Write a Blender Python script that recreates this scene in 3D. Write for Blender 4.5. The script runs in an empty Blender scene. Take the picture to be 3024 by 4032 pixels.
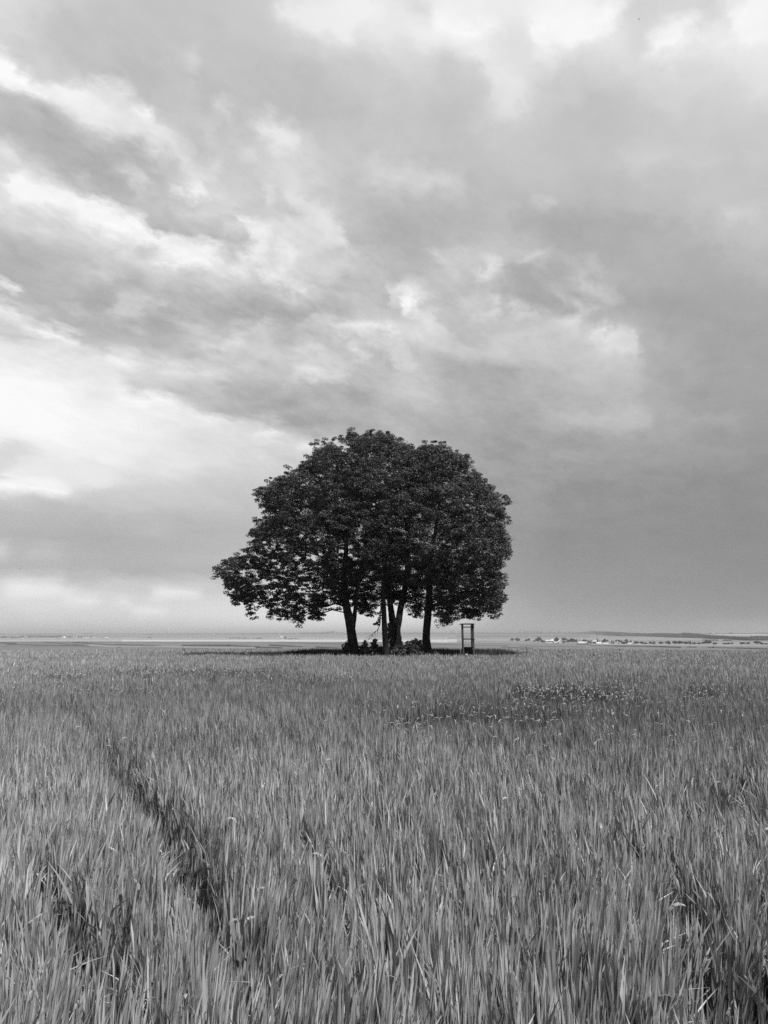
import bpy, math, random
import numpy as np
from mathutils import Vector, Matrix

rng = np.random.default_rng(11)
random.seed(11)
C = bpy.context.scene.collection
SC = bpy.context.scene

# ------------------------------------------------------------------ camera
EYE = 1.6
PITCH = math.radians(9.1)
F = 3024.0                      # focal length in pixels of the 3024 x 4032 photograph
cam_data = bpy.data.cameras.new('camera')
cam_data.sensor_fit = 'VERTICAL'
cam_data.sensor_height = 36.0
cam_data.lens = 27.0
cam_data.clip_start = 0.05
cam_data.clip_end = 90000
cam = bpy.data.objects.new('camera', cam_data)
C.objects.link(cam)
cam.location = (0, 0, EYE)
cam.rotation_euler = (math.radians(90) + PITCH, 0, 0)
SC.camera = cam
CP, SP = math.cos(PITCH), math.sin(PITCH)

def ray(px, py):
    a = (px - 1512) / F
    b = (2016 - py) / F
    return (a, CP - b * SP, SP + b * CP)          # world x, y, z

def P(px, py, d):
    """the point at depth y = d that stands behind a measured point of the photograph"""
    r = ray(px, py)
    k = d / r[1]
    return Vector((r[0] * k, d, EYE + r[2] * k))

def PZ(px, py, z):
    r = ray(px, py)
    k = (z - EYE) / r[2]
    return (r[0] * k, r[1] * k)

def proj(x, y, z):
    zz = z - EYE
    f = y * CP + zz * SP
    u = -y * SP + zz * CP
    return 1512 + F * x / f, 2016 - F * u / f

def mpp(d):
    return d / F * 1.0

# ------------------------------------------------------------------ world, sun, exposure
SUN_EL, SUN_AZ = 56.0, 128.0            # azimuth clockwise from +Y: behind the camera, to the right
world = bpy.data.worlds.new('World')
SC.world = world
world.use_nodes = True
wt = world.node_tree
wt.nodes.clear()

class NT:
    def __init__(s, t): s.t = t
    def n(s, typ, **kw):
        nd = s.t.nodes.new(typ)
        for k, v in kw.items(): setattr(nd, k, v)
        return nd
    def link(s, a, b): s.t.links.new(a, b)
    def put(s, sock, v):
        if hasattr(v, 'is_output') or isinstance(v, bpy.types.NodeSocket): s.link(v, sock)
        else: sock.default_value = v
    def m(s, op, a, b=None, c=None, clamp=False):
        nd = s.n('ShaderNodeMath', operation=op); nd.use_clamp = clamp
        s.put(nd.inputs[0], a)
        if b is not None: s.put(nd.inputs[1], b)
        if c is not None: s.put(nd.inputs[2], c)
        return nd.outputs[0]
    def xyz(s, x, y, z):
        nd = s.n('ShaderNodeCombineXYZ')
        for i, v in enumerate((x, y, z)): s.put(nd.inputs[i], v)
        return nd.outputs[0]
    def noise(s, vec, scale, detail=4, rough=0.55, dist=0.0, dims='3D', lac=2.0):
        nd = s.n('ShaderNodeTexNoise', noise_dimensions=dims)
        s.put(nd.inputs['Vector'], vec)
        nd.inputs['Scale'].default_value = scale
        nd.inputs['Detail'].default_value = detail
        nd.inputs['Roughness'].default_value = rough
        nd.inputs['Lacunarity'].default_value = lac
        nd.inputs['Distortion'].default_value = dist
        return nd
    def curve(s, x, ys):
        nd = s.n('ShaderNodeFloatCurve'); c = nd.mapping.curves[0]; n = len(ys)
        nd.mapping.use_clip = False
        for i in range(n-2): c.points.new((i+1)/(n-1), 0.5)
        for i, p in enumerate(c.points): p.location = (i/(n-1), float(ys[i]))
        nd.mapping.update(); s.put(nd.inputs['Value'], x)
        return nd.outputs[0]
    def ramp(s, fac, stops, interp='LINEAR'):
        nd = s.n('ShaderNodeValToRGB')
        cr = nd.color_ramp; cr.interpolation = interp
        while len(cr.elements) < len(stops): cr.elements.new(0.5)
        for e, (p, v) in zip(cr.elements, stops):
            e.position = p; e.color = (v, v, v, 1)
        s.put(nd.inputs[0], fac)
        return nd.outputs[0]

# cloud cover: brightness of the cloud deck by compass direction and height (display values / 255)
GX = np.arange(0, 3001, 200.0)
GY = np.array([0, 150, 300, 450, 600, 750, 900, 1050, 1200, 1350, 1500, 1650, 1800, 1950, 2100, 2250, 2330, 2400, 2490.0])
G = np.array([
 [215,207,200,196,198,202,226,236,222,236,236,246,234,215,216,240],
 [214,200,196,191,194,200,212,226,232,238,225,238,228,218,232,232],
 [232,215,200,196,200,196,198,206,214,208,226,208,213,214,214,224],
 [194,214,222,214,199,200,204,200,198,196,218,198,196,200,205,206],
 [204,190,192,214,202,202,210,199,196,193,199,198,198,199,200,205],
 [222,200,187,192,200,196,204,190,198,190,190,192,190,190,198,196],
 [222,226,220,200,190,214,214,190,182,186,190,176,178,187,195,198],
 [182,184,182,198,218,202,216,196,190,202,195,178,177,178,178,184],
 [190,186,181,188,185,182,192,188,200,192,181,178,171,170,170,172],
 [226,212,188,188,198,205,200,203,200,198,206,205,195,178,169,168],
 [248,244,232,212,196,190,198,191,196,182,184,186,188,173,167,166],
 [250,249,243,235,218,202,192,186,179,176,173,180,178,172,167,165],
 [225,241,240,232,225,212,203,192,182,176,167,166,165,161,159,157],
 [212,208,207,207,205,202,196,188,180,172,161,158,155,152,149,147],
 [182,178,179,181,183,186,188,186,180,172,157,151,149,149,147,145],
 [184,186,184,184,190,196,202,202,196,182,160,154,152,150,148,146],
 [226,226,214,206,208,214,220,222,218,200,166,156,154,152,150,148],
 [220,226,224,224,230,234,238,238,236,222,176,161,157,154,152,150],
 [214,214,217,220,226,234,238,240,236,218,182,172,166,162,160,158]], float)
# banks, gaps and wisps laid over it: (brightness, strength, width, points); width 0 = a filled patch
STROKES = [
 (216,.6,110,(0,60),(160,40)),(192,.7,170,(330,60),(560,230),(900,300),(1150,330),(1330,500)),(190,.6,150,(620,250),(1000,330),(1300,420)),
 (237,.8,0,(1075,0),(1512,0),(1460,110),(1350,182),(1210,118)),(222,.7,20,(730,173),(775,205)),(208,.5,36,(665,283),(800,337)),
 (251,1,0,(0,180),(82,205),(196,300),(228,383),(178,437),(100,405),(0,325)),
 (240,.95,0,(305,285),(410,296),(492,340),(574,405),(605,483),(590,565),(574,640),(510,590),(419,550),(319,530),(298,456),(250,410),(225,370)),
 (226,.5,40,(390,345),(440,400)),(250,.6,36,(500,380),(560,410)),(248,.5,50,(330,470),(430,520),(560,600)),
 (233,.85,46,(638,510),(700,580),(775,655)),
 (188,.9,90,(0,372),(150,440),(250,540),(450,570),(560,640),(700,740),(850,850)),
 (184,.85,90,(0,520),(182,590),(365,675),(565,790),(700,870),(860,905)),
 (232,.8,34,(0,590),(73,615)),(212,.7,26,(85,605),(205,640)),(228,.7,16,(185,632),(205,638)),(214,.6,26,(300,675),(345,725)),
 (223,.85,30,(455,640),(585,712)),(240,.85,34,(672,712),(757,722)),(215,.7,50,(820,730),(912,775)),(206,.6,70,(760,620),(900,700)),
 (245,.85,0,(0,712),(137,702),(273,757),(392,793),(510,839),(640,905),(700,960),(760,1000),(640,1010),(500,940),(300,860),(120,830),(0,820)),
 (222,.7,60,(60,860),(300,900),(480,960)),
 (215,.6,50,(800,447),(848,538)),(234,.9,22,(880,418),(892,424)),
 (229,.9,0,(990,428),(1075,428),(1160,492),(1185,556),(1130,584),(1075,547),(1048,492)),(222,.6,28,(980,560),(1010,575)),(226,.7,24,(812,610),(857,640)),
 (219,.7,28,(1048,675),(1057,748)),(221,.85,0,(1150,702),(1276,748),(1367,884),(1400,980),(1230,900),(1094,848)),
 (232,.8,24,(675,830),(820,848),(866,893)),(241,.85,32,(912,802),(966,857),(957,900)),(233,.8,36,(994,802),(1057,820),(1094,875)),
 (186,.7,46,(902,775),(1040,800)),(186,.7,50,(1110,790),(1210,830)),(190,.6,44,(565,675),(675,720)),
 (216,.8,0,(1567,0),(1731,0),(1694,100),(1612,91)),(176,.95,15,(1462,0),(1482,0)),
 (249,.9,60,(1731,65),(1870,90)),(241,.8,30,(1895,173),(1950,264),(2004,292)),(229,.8,80,(1965,270),(2010,430)),(236,.6,70,(1640,120),(1700,200)),
 (247,.95,0,(2059,0),(2496,0),(2451,100),(2332,155),(2095,173)),(216,.8,60,(2515,110),(2590,175)),(214,.7,50,(2515,0),(2700,36)),
 (246,.95,0,(2615,135),(2700,85),(2765,85),(2765,164),(2690,190),(2650,245),(2600,200)),(243,.8,0,(2861,0),(3024,0),(3024,180),(2880,190)),(206,.5,60,(2860,60),(2800,10)),
 (199,.4,0,(1760,250),(1830,220),(1922,237),(1949,392),(1900,430),(1800,400)),(206,.6,40,(2187,310),(2270,300)),(196,.5,150,(2330,450),(2500,400)),(212,.6,30,(2196,392),(2290,400)),
 (214,.8,60,(1512,638),(1630,693),(1776,729)),(213,.8,60,(2080,800),(2110,840)),(214,.7,32,(2834,829),(3024,802)),(173,.8,80,(2059,870),(2332,857),(2600,920)),
 (184,.6,90,(1512,802),(1785,820)),(206,.5,70,(2500,600),(2760,620)),
 (176,.9,46,(640,900),(875,925),(940,930)),(234,.85,0,(660,925),(747,925),(862,962),(820,1009),(711,1057),(650,1009)),(236,.85,30,(966,936),(1020,900)),
 (180,.8,140,(0,955),(228,1037),(547,1128),(775,1201)),(195,.5,60,(80,920),(380,1010)),(241,.9,30,(0,1100),(45,1119)),(240,.9,14,(262,1188),(292,1194)),
 (210,.7,24,(246,1082),(420,1114)),(213,.6,26,(401,1082),(438,1110)),
 (244,.95,26,(975,965),(1076,1055),(1130,1095),(1200,1150)),(230,.7,22,(1103,955),(1121,1037)),(240,.85,16,(928,1024),(950,1034)),
 (206,.7,80,(1221,991),(1367,1082)),(227,.8,20,(1331,1073),(1395,1091)),(184,.85,56,(1349,1095),(1459,1150),(1512,1201)),
 (179,.8,50,(638,1164),(729,1192)),(176,.85,50,(875,1228),(1094,1237),(1230,1260)),(181,.8,46,(1258,1338),(1404,1383)),
 (233,.85,20,(1276,1228),(1292,1250)),(229,.85,20,(1240,1310),(1256,1318)),(220,.8,34,(884,1328),(1076,1292)),(241,.9,18,(793,1347),(857,1356)),(228,.8,16,(742,1376),(754,1382)),
 (226,.8,20,(1030,1365),(1221,1374)),(233,.9,38,(1349,1319),(1459,1301),(1512,1328)),(233,.8,22,(1367,1392),(1422,1410)),(213,.7,28,(684,1246),(820,1292)),(211,.7,28,(510,1183),(638,1210)),(219,.75,22,(465,1237),(565,1256)),
 (183,.8,70,(219,1228),(410,1301),(565,1338)),(181,.8,46,(757,1429),(875,1401)),(190,.6,60,(560,1350),(700,1420)),
 (245,.95,44,(0,1219),(109,1265),(210,1301),(292,1338)),(194,.8,18,(0,1301),(82,1328)),(198,.75,16,(146,1347),(219,1365)),(238,.85,24,(330,1390),(480,1430),(600,1420)),(226,.7,26,(438,1360),(560,1375)),
 (226,.75,28,(638,1447),(848,1447)),(204,.6,40,(660,1490),(900,1490)),
 (206,.85,26,(510,1518),(640,1548),(729,1575)),(172,.95,44,(729,1568),(912,1590),(1094,1626),(1322,1672),(1500,1690)),(174,.8,70,(912,1520),(1367,1590)),
 (246,.85,34,(460,1555),(640,1590),(780,1625)),(236,.85,30,(850,1662),(1000,1680),(1160,1725),(1300,1760)),
 (223,.8,38,(1176,1483),(1322,1483)),
 (229,.85,20,(1539,1128),(1567,1160)),(244,.95,28,(1612,1146),(1667,1137),(1649,1192),(1621,1219)),(229,.8,15,(1676,1237),(1698,1256)),
 (219,.8,40,(1731,1019),(1804,1037),(1822,1082)),(230,.85,40,(1900,1055),(1940,1119)),(223,.8,32,(1950,1100),(2004,1128)),
 (219,.85,28,(2000,1020),(2095,1037),(2187,1073)),(206,.7,46,(2287,1091),(2387,1137)),(175,.85,80,(2050,1100),(2100,1173),(2232,1219)),
 (206,.75,22,(2223,1164),(2332,1274)),(234,.9,20,(1877,1212),(1931,1237)),(186,.8,22,(1676,1183),(1785,1192)),
 (223,.85,30,(2032,1246),(2168,1265)),(227,.9,20,(2187,1246),(2296,1297),(2351,1301)),(221,.8,18,(2050,1347),(2223,1324)),(204,.7,44,(2080,1295),(2300,1330)),
 (222,.7,0,(2355,1335),(2440,1318),(2478,1328),(2530,1365),(2478,1403),(2405,1394),(2350,1372)),(171,.8,16,(2524,1392),(2597,1392)),(201,.7,16,(2540,1350),(2600,1360)),
 (193,.6,110,(2059,1400),(2424,1450)),(233,.85,28,(1512,1301),(1567,1328)),(226,.75,30,(1621,1292),(1694,1292)),(225,.8,40,(1512,1356),(1585,1447)),(213,.7,46,(1585,1338),(1895,1356)),
 (184,.7,60,(1810,1283),(1922,1310)),(175,.85,56,(1785,1465),(1968,1483)),(193,.7,14,(1512,1440),(1545,1447)),
 (200,.9,34,(2240,1668),(2350,1655),(2530,1645)),(182,.6,26,(2550,1630),(2850,1640)),(201,.85,20,(2088,1740),(2102,1728)),(165,.7,40,(1900,1720),(2150,1730),(2500,1740),(2950,1745)),(160,.7,26,(2560,1735),(3024,1745)),(180,.6,24,(2730,1511),(2815,1529)),
 (216,.75,0,(0,1737),(100,1782),(55,1850),(0,1860)),(251,.95,0,(0,1880),(90,1872),(380,1893),(440,1905),(300,1932),(150,1952),(0,1945)),(185,.7,60,(0,2028),(365,2055),(700,2060)),
 (197,.8,9,(365,2100),(640,2097)),(215,.8,22,(0,2147),(146,2151)),(234,.8,18,(0,2183),(45,2179)),(206,.7,18,(91,2183),(228,2192)),(234,.9,9,(246,2211),(360,2213)),(209,.8,9,(300,2229),(383,2231)),
 (181,.8,34,(240,2250),(638,2268),(900,2260)),
 (241,.95,0,(0,2279),(228,2285),(219,2318),(292,2329),(401,2357),(419,2393),(365,2393),(273,2375),(255,2347),(91,2357),(0,2357)),(216,.6,30,(430,2300),(820,2310)),
 (240,.9,9,(583,2329),(793,2337)),(244,.95,18,(501,2370),(529,2400),(583,2411),(640,2422)),(226,.8,16,(529,2357),(630,2366)),(233,.7,12,(137,2411),(170,2413)),(230,.6,16,(860,2400),(940,2412)),
 (151,.6,120,(2200,1960),(2700,2000),(3024,1980)),(159,.7,10,(2160,2222),(2340,2220))]

def grid_value(px, py):
    px = np.clip(px, 0, 3000); py = np.clip(py, 0, 2490)
    i = np.clip(np.searchsorted(GX, px, side='right') - 1, 0, len(GX) - 2)
    j = np.clip(np.searchsorted(GY, py, side='right') - 1, 0, len(GY) - 2)
    u = (px - GX[i]) / (GX[i+1] - GX[i]); v = (py - GY[j]) / (GY[j+1] - GY[j])
    u = u*u*(3-2*u)*0.5 + u*0.5; v = v*v*(3-2*v)*0.5 + v*0.5
    return (G[j,i]*(1-u)+G[j,i+1]*u)*(1-v) + (G[j+1,i]*(1-u)+G[j+1,i+1]*u)*v

def azel(px, py):
    r = ray(px, py)
    return math.degrees(math.atan2(r[0], r[1])), math.degrees(math.atan2(r[2], math.hypot(r[0], r[1])))

def inv_azel(az, el):
    az = np.radians(az); el = np.radians(el)
    x = np.cos(el)*np.sin(az); y = np.cos(el)*np.cos(az); z = np.sin(el)
    return proj(x*1e4, y*1e4, z*1e4 + EYE)

def _sd(x, y, a, b):
    t = np.clip(((x-a[0])*(b[0]-a[0])+(y-a[1])*(b[1]-a[1]))/((b[0]-a[0])**2+(b[1]-a[1])**2+1e-9), 0, 1)
    return np.hypot(x-a[0]-t*(b[0]-a[0]), y-a[1]-t*(b[1]-a[1]))
def cloud_value(px, py):
    v = grid_value(px, py)
    for st in STROKES:
        val, al, w_ = st[:3]; pts = st[3:]
        if w_ > 0:
            d_ = np.full(px.shape, 1e9)
            for a, b in zip(pts[:-1], pts[1:]): d_ = np.minimum(d_, _sd(px, py, a, b))
            k = al*np.exp(-(d_/(w_*0.6+5))**2)
        else:
            d_ = np.full(px.shape, 1e9); ins = np.zeros(px.shape, bool); n_ = len(pts)
            for q_ in range(n_):
                a, b = pts[q_], pts[(q_+1) % n_]
                d_ = np.minimum(d_, _sd(px, py, a, b))
                ins ^= ((a[1] > py) != (b[1] > py)) & (px < (b[0]-a[0])*(py-a[1])/(b[1]-a[1]+1e-9)+a[0])
            sd = np.where(ins, d_, -d_)
            u = np.clip((sd+20)/40, 0, 1); k = al*u*u*(3-2*u)
        v = v*(1-k)+val*k
    return (v-205)*1.17+204

ELS = [0, .8, 1.6, 2.3, 3.0, 3.7, 4.5, 5.5, 6.6] + list(np.arange(7.4, 43.3, 0.83))
AZM = 36.0
W = NT(wt)
geo = W.n('ShaderNodeTexCoord')
norm = W.n('ShaderNodeVectorMath', operation='NORMALIZE'); W.link(geo.outputs['Generated'], norm.inputs[0])
sep = W.n('ShaderNodeSeparateXYZ'); W.link(norm.outputs[0], sep.inputs[0])
dx_, dy_, dz_ = sep.outputs
zc = W.m('MAXIMUM', dz_, 0.0)
# the cloud deck seen in perspective: a plane overhead, streaks running off to the right
zz = W.m('ADD', zc, 0.24)
ux = W.m('DIVIDE', dx_, zz); uy = W.m('DIVIDE', dy_, zz)
plane = W.xyz(ux, uy, 0.0)
mp = W.n('ShaderNodeMapping', vector_type='POINT')
W.link(plane, mp.inputs['Vector'])
mp.inputs['Rotation'].default_value = (0, 0, math.radians(-52+90))
mp2 = W.n('ShaderNodeMapping', vector_type='POINT')
W.link(mp.outputs[0], mp2.inputs['Vector'])
mp2.inputs['Scale'].default_value = (1.0, 0.7, 1.0)
pl = mp2.outputs[0]
n_w = W.noise(pl, 6.0, 10, 0.66)
n_w2 = W.noise(pl, 3.0, 9, 0.58, 0.5)
sc_ = W.n('ShaderNodeSeparateColor'); W.link(n_w.outputs['Color'], sc_.inputs[0])
az = W.m('MULTIPLY', W.m('ARCTAN2', dx_, dy_), 57.29578)
el = W.m('MULTIPLY', W.m('ARCSINE', zc), 57.29578)
n_f = W.noise(pl, 11.0, 8, 0.62, 0.15)
sf_ = W.n('ShaderNodeSeparateColor'); W.link(n_f.outputs['Color'], sf_.inputs[0])
amp = W.m('MULTIPLY_ADD', W.m('MINIMUM', el, 25.0), 0.24, 0.35)
az_w = W.m('MULTIPLY_ADD', W.m('SUBTRACT', sc_.outputs[0], 0.5), W.m('MULTIPLY', amp, 1.3), az)
el_w = W.m('MULTIPLY_ADD', W.m('SUBTRACT', sc_.outputs[1], 0.5), W.m('MULTIPLY', amp, 0.8), el)
wf = W.m('MULTIPLY_ADD', W.m('MINIMUM', el, 25.0), 0.07, 0.1)
az_w = W.m('MULTIPLY_ADD', W.m('SUBTRACT', sf_.outputs[0], 0.5), W.m('MULTIPLY', wf, 2.2), az_w)
el_w = W.m('MULTIPLY_ADD', W.m('SUBTRACT', sf_.outputs[1], 0.5), W.m('MULTIPLY', wf, 1.7), el_w)
t_az = W.m('MULTIPLY_ADD', az_w, 1/(2*AZM), 0.5)
pos = np.linspace(0, 1, 63)
half = W.m('GREATER_THAN', t_az, 0.5)
t_l = W.m('MULTIPLY', t_az, 2.0, clamp=True)
t_r = W.m('MULTIPLY_ADD', t_az, 2.0, -1.0, clamp=True)
acc = None
for i, e in enumerate(ELS):
    X, Y = inv_azel((pos-0.5)*2*AZM, np.full(63, float(e)))
    vals = cloud_value(X, Y) / 255.0
    ra = W.curve(t_l, vals[:32]); rb = W.curve(t_r, vals[31:])
    hm = W.n('ShaderNodeMix', data_type='FLOAT'); W.link(half, hm.inputs[0]); W.link(ra, hm.inputs[2]); W.link(rb, hm.inputs[3]); r = hm.outputs[0]
    if acc is None: acc = r
    else:
        mr = W.m('MULTIPLY_ADD', el_w, 1/(e-ELS[i-1]), -ELS[i-1]/(e-ELS[i-1]), clamp=True)
        mx = W.n('ShaderNodeMix', data_type='FLOAT'); W.link(mr, mx.inputs[0]); W.link(acc, mx.inputs[2]); W.link(r, mx.inputs[3])
        acc = mx.outputs[0]
# finer billows of the cloud itself
d1 = W.m('MULTIPLY', W.m('SUBTRACT', n_w2.outputs['Fac'], 0.5), 0.18)
d2 = W.m('MULTIPLY', W.m('SUBTRACT', sc_.outputs[2], 0.5), 0.17)
mk_ = W.n('ShaderNodeMapping', vector_type='TEXTURE'); W.link(W.xyz(az, el, 0.0), mk_.inputs[0])
mk_.inputs['Location'].default_value = (-9, 25, 0); mk_.inputs['Scale'].default_value = (42, 15, 1); mk_.inputs['Rotation'].default_value = (0, 0, math.radians(-18))
gm_ = W.n('ShaderNodeTexGradient', gradient_type='SPHERICAL'); W.link(mk_.outputs[0], gm_.inputs[0])
fade = W.m('MULTIPLY_ADD', gm_.outputs['Fac'], 1.8, W.m('MULTIPLY_ADD', W.m('MINIMUM', el, 12.0), 0.03, 0.12))
rdg = W.m('SUBTRACT', 1.0, W.m('ABSOLUTE', W.m('MULTIPLY_ADD', n_f.outputs['Fac'], 4.0, -2.0)), clamp=True)
d3 = W.m('MULTIPLY', W.m('SUBTRACT', W.m('POWER', rdg, 1.3), 0.4), 0.028)
v = W.m('MULTIPLY_ADD', W.m('ADD', W.m('ADD', d1, d2), d3), fade, acc)
v = W.m('MINIMUM', W.m('MAXIMUM', v, 0.2), 1.0)
lin = W.m('POWER', v, 2.2)
# unseen sky overhead and behind the camera, dimmed to weaken the fill light
back = W.m('MULTIPLY', W.m('MULTIPLY_ADD', W.m('MULTIPLY_ADD', dy_, -4.0, 0.6, clamp=True), -0.60, 1.0), W.m('MULTIPLY_ADD', W.m('MULTIPLY_ADD', dz_, 6.0, -4.4, clamp=True), -0.5, 1.0))
lin = W.m('MULTIPLY', lin, back)
skyt = W.n('ShaderNodeTexSky', sky_type='NISHITA')
skyt.sun_disc = False
skyt.sun_elevation = math.radians(SUN_EL)
skyt.sun_rotation = math.radians(SUN_AZ)
bw = W.n('ShaderNodeRGBToBW'); W.link(skyt.outputs[0], bw.inputs[0])
lin10 = W.m('MULTIPLY', lin, 10.0)
mxs = W.n('ShaderNodeMix', data_type='FLOAT'); mxs.inputs[0].default_value = 0.03
W.link(lin10, mxs.inputs[2]); W.link(bw.outputs[0], mxs.inputs[3])
bg = W.n('ShaderNodeBackground'); bg.inputs['Strength'].default_value = 0.1
W.link(mxs.outputs[0], bg.inputs['Color'])
wo = W.n('ShaderNodeOutputWorld'); W.link(bg.outputs[0], wo.inputs['Surface'])
world.cycles.sampling_method = 'MANUAL'
world.cycles.sample_map_resolution = 512

sun_d = bpy.data.lights.new('sun', 'SUN')
sun_d.energy = 5.0
sun_d.angle = math.radians(3)
sun_d.color = (1, 1, 1)
sun = bpy.data.objects.new('sun', sun_d); C.objects.link(sun)
sa, se = math.radians(SUN_AZ), math.radians(SUN_EL)
sdir = Vector((math.sin(sa)*math.cos(se), math.cos(sa)*math.cos(se), math.sin(se)))
sun.rotation_euler = sdir.to_track_quat('Z', 'Y').to_euler()

SC.view_settings.view_transform = 'Standard'
SC.view_settings.look = 'None'
SC.view_settings.exposure = 0
SC.view_settings.gamma = 1
SC.view_settings.use_curve_mapping = False
SC.cycles.max_bounces = 5
SC.cycles.diffuse_bounces = 1
SC.cycles.volume_bounces = 1
SC.cycles.use_denoising = False
SC.cycles.sample_clamp_indirect = 2.0
SC.cycles.denoiser = 'OPENIMAGEDENOISE'
SC.cycles.denoising_input_passes = 'RGB_ALBEDO_NORMAL'
SC.cycles.denoising_prefilter = 'ACCURATE'

# ------------------------------------------------------------------ helpers
def tag(o, label=None, cat=None, group=None, kind=None):
    if label: o['label'] = label
    if cat: o['category'] = cat
    if group: o['group'] = group
    if kind: o['kind'] = kind
    return o

def link(name, me, mat=None, parent=None):
    o = bpy.data.objects.new(name, me); C.objects.link(o)
    if mat: me.materials.append(mat)
    if parent is not None: o.parent = parent
    return o

def empty(name, loc, rz=0.0):
    o = bpy.data.objects.new(name, None); C.objects.link(o)
    o.location = loc; o.rotation_euler = (0, 0, rz); o.empty_display_size = 0.3
    return o

def np_mesh(name, V, faces, attrs=None, smooth=False):
    """V (n,3); faces a list of (m,k) integer arrays"""
    me = bpy.data.meshes.new(name)
    V = np.ascontiguousarray(V, dtype=np.float32)
    me.vertices.add(len(V)); me.vertices.foreach_set('co', V.ravel())
    faces = [np.asarray(f) for f in faces if len(f)]
    loops = np.concatenate([f.ravel() for f in faces]).astype(np.int32)
    tot = np.concatenate([np.full(len(f), f.shape[1]) for f in faces]).astype(np.int32)
    start = np.concatenate([[0], np.cumsum(tot)[:-1]]).astype(np.int32)
    me.loops.add(len(loops)); me.loops.foreach_set('vertex_index', loops)
    me.polygons.add(len(tot)); me.polygons.foreach_set('loop_start', start)
    try: me.polygons.foreach_set('loop_total', tot)
    except Exception: pass
    if smooth: me.polygons.foreach_set('use_smooth', np.ones(len(tot), dtype=bool))
    if attrs:
        for k, a in attrs.items():
            at = me.attributes.new(k, 'FLOAT', 'POINT')
            at.data.foreach_set('value', np.ascontiguousarray(a, dtype=np.float32))
    me.update(calc_edges=True)
    return me

class MB:
    """collects shapes into one mesh"""
    def __init__(s): s.V = []; s.Q = []; s.n = 0
    def add(s, V, faces):
        for f in faces: s.Q.append(tuple(i + s.n for i in f))
        s.V.extend([tuple(v) for v in V]); s.n += len(V)
    def box(s, c, size, rz=0.0, taper=1.0, b=0.0):
        hx, hy, hz = size[0]/2, size[1]/2, size[2]/2
        vs = []
        for z, k in ((-hz, 1), (hz, taper)):
            for x, y in ((-1,-1),(1,-1),(1,1),(-1,1)):
                X, Y = x*hx*k, y*hy*k
                vs.append((c[0]+X*math.cos(rz)-Y*math.sin(rz), c[1]+X*math.sin(rz)+Y*math.cos(rz), c[2]+z))
        s.add(vs, [(3,2,1,0),(4,5,6,7),(0,1,5,4),(1,2,6,5),(2,3,7,6),(3,0,4,7)])
    def prism(s, pts, y0, y1):
        """outline in x, z pushed from y0 to y1"""
        n = len(pts)
        vs = [(x, y0, z) for x, z in pts] + [(x, y1, z) for x, z in pts]
        s.add(vs, [tuple(range(n)), tuple(range(2*n-1, n-1, -1))] + [(i, i+n, (i+1) % n + n, (i+1) % n) for i in range(n)])
    def tube(s, pts, rad, seg=8, wob=0.0, cap=True):
        pts = [Vector(p) for p in pts]
        ring0 = None; vs = []; fs = []
        ref = Vector((1, 0, 0))
        for i, p in enumerate(pts):
            a = pts[max(0, i-1)]; b = pts[min(len(pts)-1, i+1)]
            t = (b-a)
            t = t.normalized() if t.length > 1e-9 else Vector((0, 0, 1))
            r0 = ref - t*ref.dot(t)
            if r0.length < 1e-3: r0 = Vector((0, 1, 0)) - t*t.y
            r0.normalize(); ref = r0; u = t.cross(r0)
            for k in range(seg):
                an = 2*math.pi*k/seg
                rr = rad[i]*(1+wob*(math.sin(an*3+i*0.35)*0.6+math.sin(an*5-i*0.6)*0.4))
                vs.append(p + r0*math.cos(an)*rr + u*math.sin(an)*rr)
        for i in range(len(pts)-1):
            for k in range(seg):
                k2 = (k+1) % seg
                fs.append((i*seg+k, i*seg+k2, (i+1)*seg+k2, (i+1)*seg+k))
        if cap:
            fs.append(tuple(range(seg-1, -1, -1))); fs.append(tuple((len(pts)-1)*seg+k for k in range(seg)))
        s.add(vs, fs)
    def build(s, name, mat, parent=None, smooth=False, bevel=0.0):
        me = bpy.data.meshes.new(name); me.from_pydata(s.V, [], s.Q); me.update()
        if smooth:
            for p in me.polygons: p.use_smooth = True
        o = link(name, me, mat, parent)
        if bevel:
            md = o.modifiers.new('bevel', 'BEVEL'); md.width = bevel; md.segments = 2; md.limit_method = 'ANGLE'
        return o

def mat_basic(name, val, rough=0.8, var=0.0, scale=8.0, bump=0.0, bscale=30.0, spec=0.3, stretch=(1,1,1), obj=True, var2=0.0):
    m = bpy.data.materials.new(name); m.use_nodes = True
    T = NT(m.node_tree); b = m.node_tree.nodes['Principled BSDF']
    b.inputs['Roughness'].default_value = rough
    b.inputs['Specular IOR Level'].default_value = spec
    tc = T.n('ShaderNodeTexCoord'); mpn = T.n('ShaderNodeMapping'); T.link(tc.outputs['Object'], mpn.inputs[0])
    mpn.inputs['Scale'].default_value = stretch
    nz = T.noise(mpn.outputs[0], scale, 6, 0.6)
    col = T.m('MULTIPLY_ADD', T.m('SUBTRACT', nz.outputs['Fac'], 0.5), var*2*val, val)
    if var2:
        nz2 = T.noise(mpn.outputs[0], scale*0.18, 3, 0.5)
        col = T.m('MULTIPLY_ADD', T.m('SUBTRACT', nz2.outputs['Fac'], 0.5), var2*2*val, col)
    col = T.m('MAXIMUM', col, 0.003)
    T.link(T.xyz(col, col, col), b.inputs['Base Color'])
    if bump:
        n3 = T.noise(mpn.outputs[0], bscale, 6, 0.65)
        bp = T.n('ShaderNodeBump'); bp.inputs['Strength'].default_value = bump; bp.inputs['Distance'].default_value = 0.05
        T.link(n3.outputs['Fac'], bp.inputs['Height']); T.link(bp.outputs[0], b.inputs['Normal'])
    return m

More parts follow.
